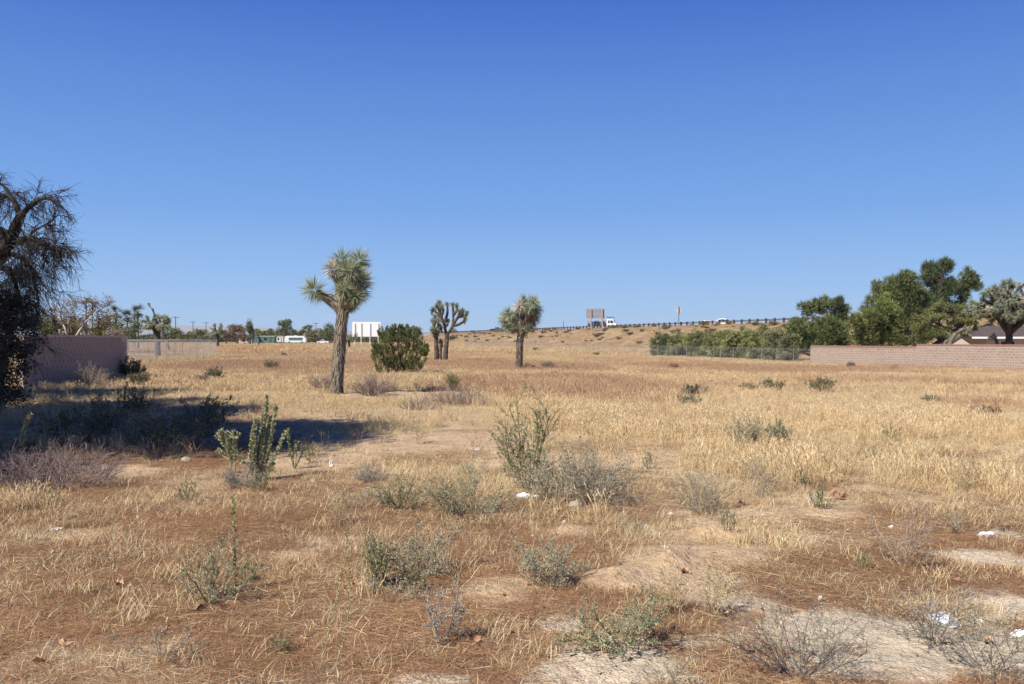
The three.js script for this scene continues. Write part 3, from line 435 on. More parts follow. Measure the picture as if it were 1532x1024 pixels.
{ // pale-limbed tree with sparse rusty leaves
  const d = 62, R = rng(91), x = xz(100, d), t = thing('bare_tree', 'pale-limbed tree with sparse rusty leaves above the shaded wall', 'tree', [x, H(x, d), -d]), bs = new MB(), bl = new MB(), off = V(x, H(x, d), -d);
  const L = (pts, r) => { const q = pts.map(a => P(a[0], a[1], d + (R() - 0.5) * 1.2).sub(off)); bs.tube(q, taper(q.length, r, r * 0.35), 6, [0.46, 0.40, 0.33]); return q; };
  bs.tube([V(-0.1, -0.1, 0), V(0.05, 0.9, 0), P(101, 508, d).sub(off)], [0.17, 0.15, 0.13], 7, [0.45, 0.39, 0.32]);
  bs.tube([V(0.15, 0.1, 0), P(108, 510, d).sub(off), P(113, 504, d).sub(off)], [0.12, 0.11, 0.09], 7, [0.45, 0.39, 0.32]);
  const all = [L([[101, 505], [97, 492], [91, 478], [90, 466], [96, 452]], 0.085), L([[101, 498], [102, 484], [106, 470]], 0.06), L([[113, 504], [122, 490], [130, 476], [138, 464]], 0.085), L([[126, 483], [140, 472], [155, 460], [171, 450]], 0.05), L([[91, 480], [84, 470], [78, 458]], 0.045), L([[130, 476], [128, 462], [124, 452]], 0.04), L([[138, 468], [140, 458], [137, 452]], 0.035), L([[97, 470], [108, 458], [112, 451]], 0.035), L([[140, 472], [152, 474], [165, 470]], 0.03)];
  for (const q of all) for (let i = 0; i < 22; i++) {
    const k = 0.35 + R() * 0.65, f = k * (q.length - 1), a = q[Math.min(q.length - 2, Math.floor(f))].clone().lerp(q[Math.min(q.length - 1, Math.floor(f) + 1)], f % 1), tp = bent(R, a, rdir(R).add(V(0, 0.3, 0)).normalize(), 0.35 + 0.5 * R(), 3, 0.3, 0); bs.tube(tp, 0.01, 3, [0.3, 0.25, 0.2]);
    for (let j = 0; j < 16; j++) { const s = tp[1 + Math.floor(R() * 3)].clone().addScaledVector(rdir(R), 0.12), ld = rdir(R); bl.leaf(s, ld, perp(ld, R), 0.09 + 0.06 * R(), 0.05, mulc(R() < 0.5 ? [0.21, 0.12, 0.06] : [0.24, 0.20, 0.11], 0.7 + 0.6 * R())); }
  }
  part('trunk', bs.geo(), M.stem, t); part('leaves', bl.geo(), M.dry, t);
}
function palm(px, py, d, seed, label) {
  const R = rng(seed), x = xz(px, d), t = thing('palm_tree', label, 'palm', [x, H(x, d), -d], 0, 'palms behind the shaded wall'), top = P(px, py, d).y - H(x, d), bs = new MB(), bl = new MB(), c = V(0, top, 0);
  bs.tube([V(0, -0.1, 0), V(0.06, top * 0.5, 0), c], [0.2, 0.15, 0.14], 8, [0.17, 0.125, 0.085]);
  for (let i = 0; i < 46; i++) {
    const a = R() * 6.283, e = mix(1.3, -0.9, i / 46), ax = V(Math.cos(a) * Math.cos(e), Math.sin(e), Math.sin(a) * Math.cos(e)), L = 0.9 + 0.4 * R(), hub = c.clone().addScaledVector(ax, L * 0.55), dead = i > 36; bs.tube([c, hub], 0.015, 3, [0.14, 0.14, 0.06]);
    const sd = ax.clone().cross(V(0, 1, 0)).normalize();
    for (let j = -5; j <= 5; j++) { const ld = ax.clone().addScaledVector(sd, j * 0.17).add(V(0, -0.12 - 0.02 * Math.abs(j), 0)).normalize(); bl.leaf(hub, ld, sd, L * 1.05, 0.06, mulc(dead ? [0.24, 0.18, 0.1] : [0.075, 0.095, 0.035], 0.7 + 0.6 * R())); }
  }
  part('trunk', bs.geo(), M.stem, t); part('fronds', bl.geo(), M.leaf, t);
}
palm(173.6, 469, 165, 95, 'palm with a small ragged head, leftmost along the row of three palms above the wall');
palm(190, 475, 165, 96, 'short middle palm of the three above the wall');
palm(206, 468, 160, 97, 'widest palm of the three, next to the rounded yucca');
const far = [
  ['leafy_tree', 'grey-green tree under the nearest row of utility poles', 272, 300, [[268, 501, 9, 6], [280, 503, 8, 5]], OLIVE], ['leafy_tree', 'rounded green tree between two utility poles', 299, 300, [[296, 500, 10, 7], [304, 502, 8, 6]], OLIVE],
  ['leafy_tree', 'round brown-leaved tree at the far field edge', 354, 290, [[350, 494, 10, 10], [360, 497, 8, 10], [347, 503, 8, 8]], BRN], ['conifer_tree', 'pointed dark conifer at the far field edge', 373, 300, [[373, 485, 2.5, 6], [373, 493, 5, 6], [374, 500, 7, 6]], PINE],
  ['leafy_tree', 'low green tree behind the trailers', 386, 380, [[383, 498, 6, 6], [392, 500, 7, 5]], OLIVE], ['leafy_tree', 'wide low green tree behind the white-roofed trailer', 405, 380, [[402, 499, 8, 5], [412, 501, 7, 5]], PINE],
  ['pine_tree', 'tall dark spreading pine above the green-striped motorhome', 428, 375, [[422, 484, 7, 5], [430, 482, 6, 4], [428, 491, 9, 6], [424, 498, 8, 5], [434, 497, 6, 5]], PINE], ['leafy_tree', 'small dark tree behind the motorhome front', 446, 395, [[444, 500, 5, 4], [449, 502, 4, 3]], PINE],
  ['pine_tree', 'small round-headed dark pine right of the motorhome', 459, 380, [[460, 491, 6, 3.6], [455, 497, 4, 3], [463, 497, 5, 4]], PINE], ['leafy_tree', 'olive bushy tree beside the parked white car', 472, 345, [[468, 502, 8, 7], [478, 498, 7, 7], [463, 506, 6, 5]], [[0.16, 0.15, 0.06], [0.24, 0.2, 0.09]]],
  ['pine_tree', 'dark round pine just behind the tall yucca trunk', 495, 330, [[492, 492, 8, 9], [499, 498, 7, 8], [489, 502, 6, 6]], PINE], ['leafy_tree', 'dark tree seen past the juniper top', 623, 330, [[622, 495, 7, 5], [626, 499, 5, 5]], PINE],
  ['leafy_tree', 'brown low tree behind the chain-link fence end', 338, 290, [[335, 503, 7, 6], [342, 505, 7, 5]], BRN], ['leafy_tree', 'rusty low tree left of the trailers', 366, 300, [[364, 505, 5, 5], [369, 506, 4, 4]], RUST]];
far.forEach(([n, l, px, d, lobes, cols]) => bg(n, l, px, d, lobes, { cols, clump: 0.9, per: 42, leaf: 0.4, lw: 0.2 }));
{ // far wood: one mass beyond counting
  const R = rng(99), b = new MB(); for (let j = 0; j < 240; j++) { const q = rdir(R), p = V(q.x * 2.6, 2.0 + q.y * 2, q.z * 2.6).multiplyScalar(0.6 + 0.4 * R()), ld = rdir(R); b.leaf(p, ld, perp(ld, R), 1.0, 0.55, mulc([0.075, 0.09, 0.035], 0.7 + 0.7 * R())); }
  const N = 900, im = new THREE.InstancedMesh(b.geo(), M.leaf, N), m = new THREE.Matrix4(), c = new THREE.Color(); let k = 0;
  while (k < N) { const d = 420 + 900 * R() * R(), px = -100 + R() * 900, x = xz(px, d); if (sOf(x, d) > -25) { if (R() < 0.9) continue; } const s = 0.55 + 0.8 * R(); m.compose(V(x, H(x, d) - 0.3, -d), new THREE.Quaternion().setFromAxisAngle(V(0, 1, 0), R() * 6), V(s * 1.2, s * (0.7 + 0.5 * R()), s)); im.setMatrixAt(k, m); const g = 0.8 + 0.5 * R(); im.setColorAt(k, c.setRGB(g * (1 + 0.5 * R()), g, g)); k++; }
  im.name = 'distant_trees'; tag(im, 'low line of distant dark trees along the horizon', 'trees', null, 'stuff'); scene.add(im);
}
// ---------------------------------------------------------------- utility poles
function utilityPole(px, py, d, label, arms = 1) {
  const x = xz(px, d), y0 = H(x, d), h = P(px, py, d).y - y0, t = thing('utility_pole', label, 'pole', [x, y0, -d], 0, 'utility poles along the far field'), r = 0.15;
  const b = new MB(); b.tube([V(0, -0.3, 0), V(0, h, 0)], [r * 1.15, r * 0.8], 8, [1, 1, 1]); part('pole', b.geo(), M.poleWood, t);
  for (let i = 0; i < arms; i++) { const a = new MB(); a.box(-1.3, 1.3, h - 0.45 - i * 0.9, h - 0.3 - i * 0.9, 0.13, 0.25); part('crossarm', a.geo(), M.poleWood, t); for (const k of [-1.15, -0.5, 0.5, 1.15]) { const c = new MB(); c.tube([V(k, h - 0.31 - i * 0.9, 0.19), V(k, h - 0.12 - i * 0.9, 0.19)], [0.05, 0.035], 5, [1, 1, 1]); part('insulator', c.geo(), M.galv, t); } }
}
utilityPole(128.5, 449, 180, 'utility pole without much of a crossarm left of its twin above the wall', 0);
utilityPole(138, 450, 180, 'utility pole with a crossarm among the rusty branches');
utilityPole(201, 463, 230, 'thin utility pole rising between the palms', 0);
utilityPole(262.5, 473.5, 300, 'tallest utility pole just right of the rounded yucca');
utilityPole(288.5, 481, 390, 'middle utility pole of the three beyond the chain-link fence');
utilityPole(308, 482, 400, 'utility pole closest to the narrow dark yucca');
utilityPole(472.5, 483, 400, 'lone utility pole above the parked white car');
utilityPole(843, 480.5, 430, 'dark mast standing beyond the guardrail', 0);

// ---------------------------------------------------------------- walls
const blockTex = dtex(256, 256, (i, j, o) => { const k = 232 * (0.8 + 0.16 * vn(i / 3, j / 3) + 0.14 * vn(i / 23, j / 23)); o[0] = o[1] = o[2] = k; });
const bump2 = dtex(256, 256, (i, j, o) => { o[0] = o[1] = o[2] = 255 * (0.5 * vn(i / 2, j / 2) + 0.5 * vn(i / 7, j / 7)); }, false);
const paleMats = [[0.45, 0.345, 0.275], [0.47, 0.362, 0.288], [0.43, 0.33, 0.265]].map(c => std(mulc(c, 0.86), 0.95, { map: blockTex, bumpMap: bump2, bumpScale: 0.003 }));
const paleMortar = std([0.415, 0.325, 0.265], 0.95), breezeMat = std([0.31, 0.185, 0.15], 0.95);
function blockGeo(w, h, t) { // chamfered block
  const b = new MB(), c = 0.008, x = w / 2, y = h / 2, z = t / 2, q = [1, 1, 1], v = V;
  for (const s of [1, -1]) {
    const f = a => s > 0 ? a : a.reverse(), A = [v(-x + c, -y + c, s * z), v(x - c, -y + c, s * z), v(x - c, y - c, s * z), v(-x + c, y - c, s * z)], B = [v(-x, -y, s * (z - c)), v(x, -y, s * (z - c)), v(x, y, s * (z - c)), v(-x, y, s * (z - c))];
    b.quad(...f([...A]), q); for (let i = 0; i < 4; i++) { const j = (i + 1) % 4; b.quad(...f([B[i], B[j], A[j], A[i]]), q); }
  }
  const e = z - c; b.quad(v(x, -y, e), v(x, -y, -e), v(x, y, -e), v(x, y, e), q); b.quad(v(-x, -y, -e), v(-x, -y, e), v(-x, y, e), v(-x, y, -e), q); b.quad(v(-x, y, e), v(x, y, e), v(x, y, -e), v(-x, y, -e), q); b.quad(v(-x, -y, -e), v(x, -y, -e), v(x, -y, e), v(-x, -y, e), q);
  const g = b.geo(), p = g.attributes.position, u = g.attributes.uv; for (let i = 0; i < p.count; i++) u.setXY(i, p.getX(i) * 1.3 + 0.5, p.getY(i) * 1.3 + p.getZ(i) + 0.5); return g;
}
const dirTurn = (x0, d0, x1, d1) => Math.atan2(d1 - d0, x1 - x0);         // turn about y that lays +x along that line
{ // shaded wall on the left
  const x0 = -16.3, d0 = 29.4, x1 = -17.9, d1 = 41, L = Math.hypot(x1 - x0, d1 - d0), yb = -0.3, rows = 10, R = rng(111);
  const t = thing('block_wall', 'shaded reddish concrete block wall next to the chain-link enclosure', 'wall', [x0, yb, -d0], dirTurn(x0, d0, x1, d1));
  const c = new MB(); c.box(0.004, L - 0.004, -0.3, rows * 0.2 + 0.02, -0.09, 0.09); c.box(L - 0.9, L - 0.01, 0, 0.01, -0.05, 0.05); part('mortar_core', c.geo(), paleMortar, t);
  const gs = blockGeo(0.39, 0.19, 0.2), gh = blockGeo(0.19, 0.19, 0.2), n = Math.floor(L / 0.4);
  for (let r = 0; r < rows; r++) for (let i = 0; i <= n; i++) {
    const off = r % 2 ? 0 : -0.2, half = (i === 0 && !(r % 2)), x = half ? 0.1 : off + i * 0.4 + 0.2; if (x + (half ? 0.1 : 0.2) > L + 0.06) continue; if (r === rows - 1 && x > L - 1.0) continue;
    const m = part('block', half ? gh : gs, paleMats[Math.floor(R() * 3)], t); m.position.set(x, 0.1 + r * 0.2, (R() - 0.5) * 0.006);
  }
  const cap = new MB(); cap.box(0, L - 1.0, rows * 0.2 + 0.022, rows * 0.2 + 0.08, -0.12, 0.12); part('cap', cap.geo(), std([0.42, 0.34, 0.29], 0.95), t);
}
{ // sunlit wall on the right: courses of block, pierced blocks on top, a step where the far section drops
  const A = [27, 80], B = [37.6, 63.2], u = [(B[0] - A[0]), (B[1] - A[1])], L0 = Math.hypot(...u), U = [u[0] / L0, u[1] / L0], R = rng(121), Lt = 30, step = 10.4, yb = -0.82;
  const t = thing('block_wall', 'long sunlit tan block wall topped with pierced brown blocks', 'wall', [A[0], yb, -A[1]], dirTurn(A[0], A[1], B[0], B[1]));
  const core = new MB(); core.box(0.004, step, -0.3, 1.66, -0.096, 0.096); core.box(step + 0.002, Lt, -0.3, 1.84, -0.096, 0.096); part('mortar_core', core.geo(), paleMortar, t);
  const gb = blockGeo(0.382, 0.182, 0.2), bs = [new MB(), new MB(), new MB()], src = gb.attributes;
  const gbh = blockGeo(0.182, 0.182, 0.2).attributes;
  for (const [a, e, dy] of [[0, step, -0.135], [step, Lt, 0]]) for (let r = 0; r < 9; r++) {
    let x = a, first = true;
    while (x < e - 0.01) {
      const half = (first && r % 2) || e - x < 0.39, w = half ? 0.2 : 0.4, g = half ? gbh : src, b = bs[Math.floor(R() * 3)], z = (R() - 0.5) * 0.006, o = R(), y = r * 0.2 + 0.1 + dy;
      for (let k = 0; k < g.position.count; k++) b.vert(g.position.getX(k) + x + w / 2, g.position.getY(k) + y, g.position.getZ(k) + z, g.normal.getX(k), g.normal.getY(k), g.normal.getZ(k), [1, 1, 1], g.uv.getX(k) + o, g.uv.getY(k) + o);
      x += w; first = false;
    }
  }
  bs.forEach((b, i) => { const m = part('block_courses', b.geo(), paleMats[i], t); m.userData.kind = 'stuff'; });
  const pb = new MB(), w = 0.19, h = 0.19;                                  // pierced block: frame and a cross
  for (const [a, b, c, d] of [[-w, w, -h / 2, -h / 2 + 0.035], [-w, w, h / 2 - 0.035, h / 2], [-w, -w + 0.04, -h / 2 + 0.035, h / 2 - 0.035], [w - 0.04, w, -h / 2 + 0.035, h / 2 - 0.035], [-0.02, 0.02, -h / 2 + 0.035, h / 2 - 0.035]]) pb.box(a, b, c, d, -0.07, 0.07);
  for (const sx of [-1, 1]) for (const s of [-1, 1]) { const m = new THREE.Matrix4().makeRotationZ(s * 0.67).setPosition(sx * 0.087, 0, 0); pb.box(-0.078, 0.078, -0.014, 0.014, -0.05 + s * 0.003, 0.05 + s * 0.003, [1, 1, 1], m); }
  const pg = pb.geo();
  for (let i = 0; i < 75; i++) { const x = i * 0.4 + 0.2, left = x < step; if (Math.abs(x - step) < 0.19) continue; const m = part('pierced_block', pg, breezeMat, t); m.position.set(x, (left ? 1.665 : 1.845) + 0.1, 0); }
}
// ---------------------------------------------------------------- house and shed behind the right wall
{
  const d = 92, x = xz(1476, d), y = -0.65, t = thing('house', 'low house with a dark brown roof and white fascia behind the long wall', 'house', [x, y, -d]);
  const w = new MB(); w.box(0, 16, 0, 2.45, -8, 0, [1, 1, 1]); part('wall', w.geo(), std([0.54, 0.47, 0.36], 0.9), t);
  const r = new MB(), o = 0.6, q = [1, 1, 1], e = 2.5, rd = 3.7; // hip roof
  const a = V(-o - 1.2, e, o), b = V(16 + o, e, o), c = V(16 + o, e, -8 - o), f = V(-o - 1.2, e, -8 - o), g = V(2.2, rd, -4), h = V(13, rd, -4);
  r.quad(a, b, h, g, q); r.tri(b, c, h, q); r.quad(c, f, g, h, q); r.tri(f, a, g, q);
  const rt = dtex(256, 256, (i, j, oo) => { const row = Math.floor(j / 8), k = 200 + 55 * hash(Math.floor((i + (row % 2) * 5) / 10), row) - (j % 8 === 0 ? 30 : 0); oo[0] = oo[1] = oo[2] = k; }); rt.repeat.set(0.3, 0.3);
  const g2 = r.geo(), pp = g2.attributes.position; for (let i = 0; i < pp.count; i++) g2.attributes.uv.setXY(i, pp.getX(i), pp.getZ(i)); part('roof', g2, std([0.105, 0.075, 0.065], 0.95, { map: rt, side: THREE.DoubleSide }), t);
  const fa = new MB(); fa.box(-o - 1.2, 16 + o, e - 0.2, e - 0.003, o, o + 0.04); part('fascia', fa.geo(), M.fascia, t);
  const ea = new MB(); ea.box(-o - 1.1, 16 + o - 0.1, e - 0.06, e - 0.02, 0.003, o - 0.003); part('eave', ea.geo(), std([0.3, 0.22, 0.16], 0.9), t);
  for (const [wx, ww] of [[1.4, 1.6], [8, 1.8]]) { const f1 = new MB(); f1.box(wx, wx + ww, 1, 2.1, 0.003, 0.05); const win = part('window', f1.geo(), M.fascia, t); const p1 = new MB(); p1.box(wx + 0.07, wx + ww - 0.07, 1.07, 2.03, 0.051, 0.058); part('pane', p1.geo(), M.glass, win); }
  const pt = new MB(); pt.tube([V(3, 2.8, -1.5), V(3, 3.5, -1.5)], 0.06, 8, q); part('vent_pipe', pt.geo(), M.galv, t);
  const sd = 83, sx = xz(1437, sd), s = thing('shed', 'small cream gabled shed with a dark roof beside the pale yucca trunk', 'shed', [sx, -0.65, -sd]);
  const gw = new MB(), hh = 2.5, el = 1.2, hw = 2.0; gw.quad(V(-hw, 0, 0), V(hw, 0, 0), V(hw, el, 0), V(-hw, el, 0), q); gw.tri(V(-hw, el, 0), V(hw, el, 0), V(0, hh - 0.04, 0), q); gw.quad(V(hw, 0, 0), V(hw, 0, -3), V(hw, el, -3), V(hw, el, 0), q); gw.quad(V(-hw, 0, -3), V(-hw, 0, 0), V(-hw, el, 0), V(-hw, el, -3), q); gw.quad(V(hw, 0, -3), V(-hw, 0, -3), V(-hw, el, -3), V(hw, el, -3), q); gw.tri(V(hw, el, -3), V(-hw, el, -3), V(0, hh - 0.04, -3), q);
  part('wall', gw.geo(), std([0.54, 0.46, 0.36], 0.9, { side: THREE.DoubleSide }), s);
  const gr = new MB(), sl = (hh - el) / hw; for (const k of [-1, 1]) { const m = new THREE.Matrix4().makeRotationZ(-k * Math.atan(sl)).setPosition(k * (hw + 0.25) / 2, hh - sl * (hw + 0.25) / 2 + 0.03, 0), l = Math.hypot(hw + 0.25, sl * (hw + 0.25)) / 2; gr.box(-l, l, -0.03, 0.03 + k * 0.002, -3.2, 0.12, q, m); }
  part('roof', gr.geo(), std([0.1, 0.07, 0.06], 0.95), s);
}
{ // leaning pale yucca trunk and a small one against the house
  const d = 80, p = (px, py) => P(px, py, d), bx = xz(1421, d), base = V(bx, H(bx, d) - 0.1, -d);
  yucca({ seed: 131, x: bx, d, label: 'old yucca with curling pale grey limbs behind the wall step', rl: 0.34, n: 70, lw: 0.045, cols: YC, shag: 0, paths: [{ pts: [base, p(1422, 512), p(1427, 504), p(1430, 499)], r0: 0.24, r1: 0.17 }, { pts: [base, p(1414, 513), p(1422, 507), p(1420, 501), p(1415, 498), p(1413, 495)], r0: 0.13, r1: 0.06 }, { pts: [p(1430, 499), p(1440, 494), p(1446, 492)], r0: 0.12, r1: 0.07 }, { pts: [p(1441, 494), p(1445, 486), p(1444, 483)], r0: 0.06, r1: 0.03 }], heads: [[p(1448, 492), V(1, 0.2, 0.3).normalize(), 1.2], [p(1452, 497), V(0.8, -0.5, 0.3).normalize(), 1.2], [p(1444, 496), V(0.3, -0.4, 0.8).normalize(), 1]], bark: [0.5, 0.46, 0.41] });
  const d2 = 79, p2 = (px, py) => P(px, py, d2), b2x = xz(1493, d2);
  yucca({ seed: 132, x: b2x, d: d2, label: 'short leaning yucca stem with a drooping head in front of the house', rl: 0.34, n: 80, lw: 0.045, cols: YC, shag: 0, paths: [{ pts: [V(b2x, H(b2x, d2) - 0.1, -d2), p2(1492, 514), p2(1489, 505)], r0: 0.17, r1: 0.12 }], heads: [[p2(1487, 503), V(-0.6, 0.6, 0.4).normalize(), 1.1], [p2(1482, 506), V(-1, 0, 0.4).normalize(), 0.9]], bark: [0.4, 0.35, 0.28] });
}
// ---------------------------------------------------------------- chain-link fences
function chainFence(name, label, pts, h, bay, gap, wr, leanSeed, wireMat) {
  const [x0, d0] = pts[0], t = thing(name, label, 'fence', [x0, H(x0, d0), -d0]), off = V(x0, H(x0, d0), -d0), wires = new MB(), rail = new MB(), R = rng(leanSeed), pg = new MB(); pg.tube([V(0, -0.3, 0), V(0, h + 0.06, 0)], h < 1.5 ? 0.022 : 0.027, 6, [1, 1, 1]); const pgeo = pg.geo();
  for (let k = 0; k < pts.length - 1; k++) {
    const [ax, ad] = pts[k], [bx, bd] = pts[k + 1], L = Math.hypot(bx - ax, bd - ad), n = Math.max(1, Math.round(L / bay));
    for (let i = 0; i < n; i++) {
      const A = G(mix(ax, bx, i / n), mix(ad, bd, i / n)).sub(off), B = G(mix(ax, bx, (i + 1) / n), mix(ad, bd, (i + 1) / n)).sub(off), l = A.distanceTo(B);
      const m = part('post', pgeo, M.galv, t); m.position.copy(A); m.rotation.z = (R() - 0.5) * 0.05;
      if (k === pts.length - 2 && i === n - 1) { const e = part('post', pgeo, M.galv, t); e.position.copy(B); }
      const ra = A.clone().add(V(0, h, 0)), rb = B.clone().add(V(0, h, 0)); rail.tube([ra, ra.clone().lerp(rb, 0.5).add(V(0, -0.02 * R(), 0)), rb], h < 1.5 ? 0.01 : 0.017, 5, [1, 1, 1]);
      const W = (s, y) => A.clone().lerp(B, s / l).add(V(0, y + 0.02, 0));
      for (let s = -h; s < l; s += gap * 1.414) for (const up of [0, 1]) { const s0 = Math.max(0, s), s1 = Math.min(l, s + h); if (s1 - s0 < 0.02) continue; const y0 = s0 - s, y1 = s1 - s; wires.tube(up ? [W(s0, y0), W(s1, y1)] : [W(s0, h - y0), W(s1, h - y1)], wr, 3, [1, 1, 1]); }
    }
  }
  part('top_rail', rail.geo(), M.galv, t); const w = part('wire_mesh', wires.geo(), wireMat || M.wire, t); w.userData.kind = 'stuff'; return t;
}
chainFence('chain_link_fence', 'grey chain-link enclosure fence beyond the shaded block wall', [[-47, 69], [-30.8, 69], [-31.5, 94.5], [-47, 95]], 1.87, 2.15, 0.06, 0.0017, 3, M.newWire);
chainFence('chain_link_fence', 'cross fence inside the chain-link enclosure', [[-46.6, 80], [-31.2, 80.4]], 1.8, 2.4, 0.06, 0.0017, 5, M.newWire);
{ const pts = []; for (let t = 0; t <= 180; t += 15) pts.push([27.1 - 0.226 * t, 80.3 + 0.974 * t]); chainFence('chain_link_fence', 'low grey chain-link fence along the foot of the embankment', pts, 1.35, 3, 0.06, 0.0016, 4); }

// ---------------------------------------------------------------- guardrail, barrier, road signs
{
  const t = thing('guardrail', 'steel guardrail on brown posts along the freeway edge', 'guardrail', [EX, ROAD_Y, -ED], Math.atan2(UD, UX)), b = new MB(), prof = [[0, 0.44], [0.04, 0.48], [0.08, 0.53], [0.04, 0.59], [0.0, 0.625], [0.04, 0.66], [0.08, 0.72], [0.04, 0.77], [0, 0.81]];
  for (let i = 0; i < prof.length - 1; i++) for (const o of [0, 0.006]) { const [z0, y0] = prof[i], [z1, y1] = prof[i + 1]; b.quad(V(-90, y0, z0 - o), V(600, y0, z0 - o), V(600, y1, z1 - o), V(-90, y1, z1 - o), [1, 1, 1]); }
  const rail = part('rail', b.geo(), std([0.17, 0.18, 0.19], 0.6, { side: THREE.DoubleSide }), t);
  const p = new MB(); p.box(-0.15, 0.15, -0.5, 0.98, -0.36, -0.03); const pg = p.geo(); for (let x = -76; x < 420; x += 3.2) { const m = part('post', pg, M.poleWood, t); m.position.set(x, 0, 0); }
  rail.position.z = 0;
}
{ // large sign seen from behind
  const d = 252, x = xz(891, d), t = thing('road_sign', 'grey back of a wide freeway sign on two brown posts', 'sign', [x, H(x, d), -d], 0.06), y0 = H(x, d), w = 28 * d / F / 2, yb = P(0, 476.6, d).y - y0, yt = P(0, 462, d).y - y0;
  for (let i = 0; i < 5; i++) { const b = new MB(), a = mix(-w, w, i / 5), c = mix(-w, w, (i + 1) / 5) - 0.012; b.box(a, c, yb, yt, -0.03, 0.03); part('panel', b.geo(), std([0.30, 0.315, 0.34], 0.6, { metalness: 0.2 }), t); }
  for (const px of [884, 901]) { const b = new MB(), k = (px - 891) * d / F; b.box(k - 0.17, k + 0.17, -2.2, yt - 0.05, 0.031, 0.36); part('post', b.geo(), std([0.40, 0.26, 0.19], 0.9), t); }
  for (const yy of [0.25, 0.75]) { const b = new MB(), q = mix(yb, yt, yy); b.box(-w, w, q - 0.04, q + 0.04, 0.0305, 0.07); part('stiffener', b.geo(), M.galv, t); }
}
{ const d = 213, x = xz(1015.5, d), y0 = H(x, d), t = thing('road_sign', 'back of a diamond warning sign on a single post', 'sign', [x, y0, -d], 0.1), yc = P(0, 465, d).y - y0, b = new MB(), r = 0.97;
  b.box(-r * 0.707, r * 0.707, -r * 0.707, r * 0.707, -0.012, 0.012); const g = b.geo(); g.rotateZ(Math.PI / 4); g.translate(0, yc, 0); part('plate', g, std([0.5, 0.5, 0.49], 0.6), t);
  const p = new MB(); p.box(-0.085, 0.085, -0.6, yc + r + 0.06, 0.013, 0.18); part('post', p.geo(), std([0.17, 0.12, 0.09], 0.95), t); }
// white billboard far off
{ const d = 255, x = xz(548, d), y0 = H(x, d), t = thing('billboard', 'large blank white billboard on four tall posts', 'billboard', [x, y0, -d]), w = 42.5 * d / F / 2, yb = P(0, 504, d).y - y0, yt = P(0, 482, d).y - y0, n = 7;
  for (let i = 0; i < n; i++) { const b = new MB(); b.box(-w, w, mix(yb, yt, i / n) + 0.02, mix(yb, yt, (i + 1) / n), -0.08, 0.08 + 0.004 * (i % 2)); part('panel', b.geo(), M.white, t); }
  for (const px of [531, 540.5, 553.7, 566]) { const b = new MB(), k = (px - 548) * d / F; b.box(k - 0.13, k + 0.13, -0.5, yt - 0.4, 0.09, 0.34); part('post', b.geo(), std([0.5, 0.5, 0.5], 0.7), t); const s = new MB(); s.tube([V(k, -0.3, 1.5), V(k, yb * 0.9, 0.3)], 0.07, 5, [1, 1, 1]); part('brace', s.geo(), std([0.5, 0.5, 0.5], 0.7), t); }
}
// ---------------------------------------------------------------- vehicles
function extr(pts, w, bev = 0.05) { const s = new THREE.Shape(pts.map(p => new THREE.Vector2(...p))), g = new THREE.ExtrudeGeometry(s, { depth: w - 2 * bev, bevelEnabled: true, bevelSize: bev, bevelThickness: bev, bevelSegments: 2, steps: 1 }); g.translate(0, 0, -(w - 2 * bev) / 2); return g; }
function wheels(t, list, r, w) { const tg = new THREE.CylinderGeometry(r, r, 0.22, 18); tg.rotateX(Math.PI / 2); const rg = new THREE.CylinderGeometry(r * 0.58, r * 0.62, 0.235, 14); rg.rotateX(Math.PI / 2); for (const x of list) for (const s of [-1, 1]) { const m = part('wheel', tg, M.tyre, t); m.position.set(x, r, s * (w / 2 - 0.1)); part('rim', rg, M.chrome, m); } }
function car(name, label, cat, pos, turn, paint, group, pickup) {
  const t = thing(name, label, cat, pos, turn, group), w = 1.78;
  part('body', extr([[-2.25, 0.3], [-1.75, 0.28], [-1.65, 0.55], [-1.4, 0.66], [-1.12, 0.55], [-1.02, 0.26], [1.02, 0.26], [1.12, 0.55], [1.38, 0.66], [1.65, 0.55], [1.75, 0.28], [2.25, 0.34], [2.3, 0.62], [2.1, 0.8], [1.0, 0.92], [-1.4, 0.95], [-2.25, 0.9], [-2.3, 0.6]], w), paint, t);
  part('cabin', extr(pickup ? [[-0.6, 0.9], [-0.45, 1.45], [0.35, 1.47], [0.98, 0.88]] : [[-1.75, 0.92], [-1.05, 1.4], [0.25, 1.45], [1.05, 0.9]], w - 0.16, 0.08), paint, t);
  for (const s of [-1, 1]) { const g = extr(pickup ? [[-0.45, 0.97], [-0.36, 1.36], [0.3, 1.38], [0.8, 0.95]] : [[-1.45, 0.97], [-0.98, 1.32], [0.2, 1.37], [0.85, 0.95]], 0.03, 0.004); const m = part('side_window', g, M.glass, t); m.position.z = s * (w / 2 - 0.07); }
  for (const [a, b] of pickup ? [[[-0.7, 0.98], [-0.55, 1.38]], [[1.08, 0.96], [0.5, 1.4]]] : [[[-1.83, 0.98], [-1.22, 1.36]], [[1.14, 0.97], [0.45, 1.41]]]) { const bb = new MB(); bb.quad(V(a[0], a[1], -0.62), V(a[0], a[1], 0.62), V(b[0], b[1], 0.55), V(b[0], b[1], -0.55), [1, 1, 1]); part('windscreen', bb.geo(), M.glass, t); }
  for (const s of [-1, 1]) { const b = new MB(); b.box(2.27, 2.33, 0.6, 0.72, s * 0.6 - 0.2, s * 0.6 + 0.2); part('headlight', b.geo(), M.chrome, t); const r = new MB(); r.box(-2.33, -2.27, 0.62, 0.78, s * 0.66 - 0.15, s * 0.66 + 0.15); part('tail_light', r.geo(), std([0.3, 0.02, 0.02], 0.3), t); }
  wheels(t, [-1.4, 1.38], 0.32, w); return t;
}
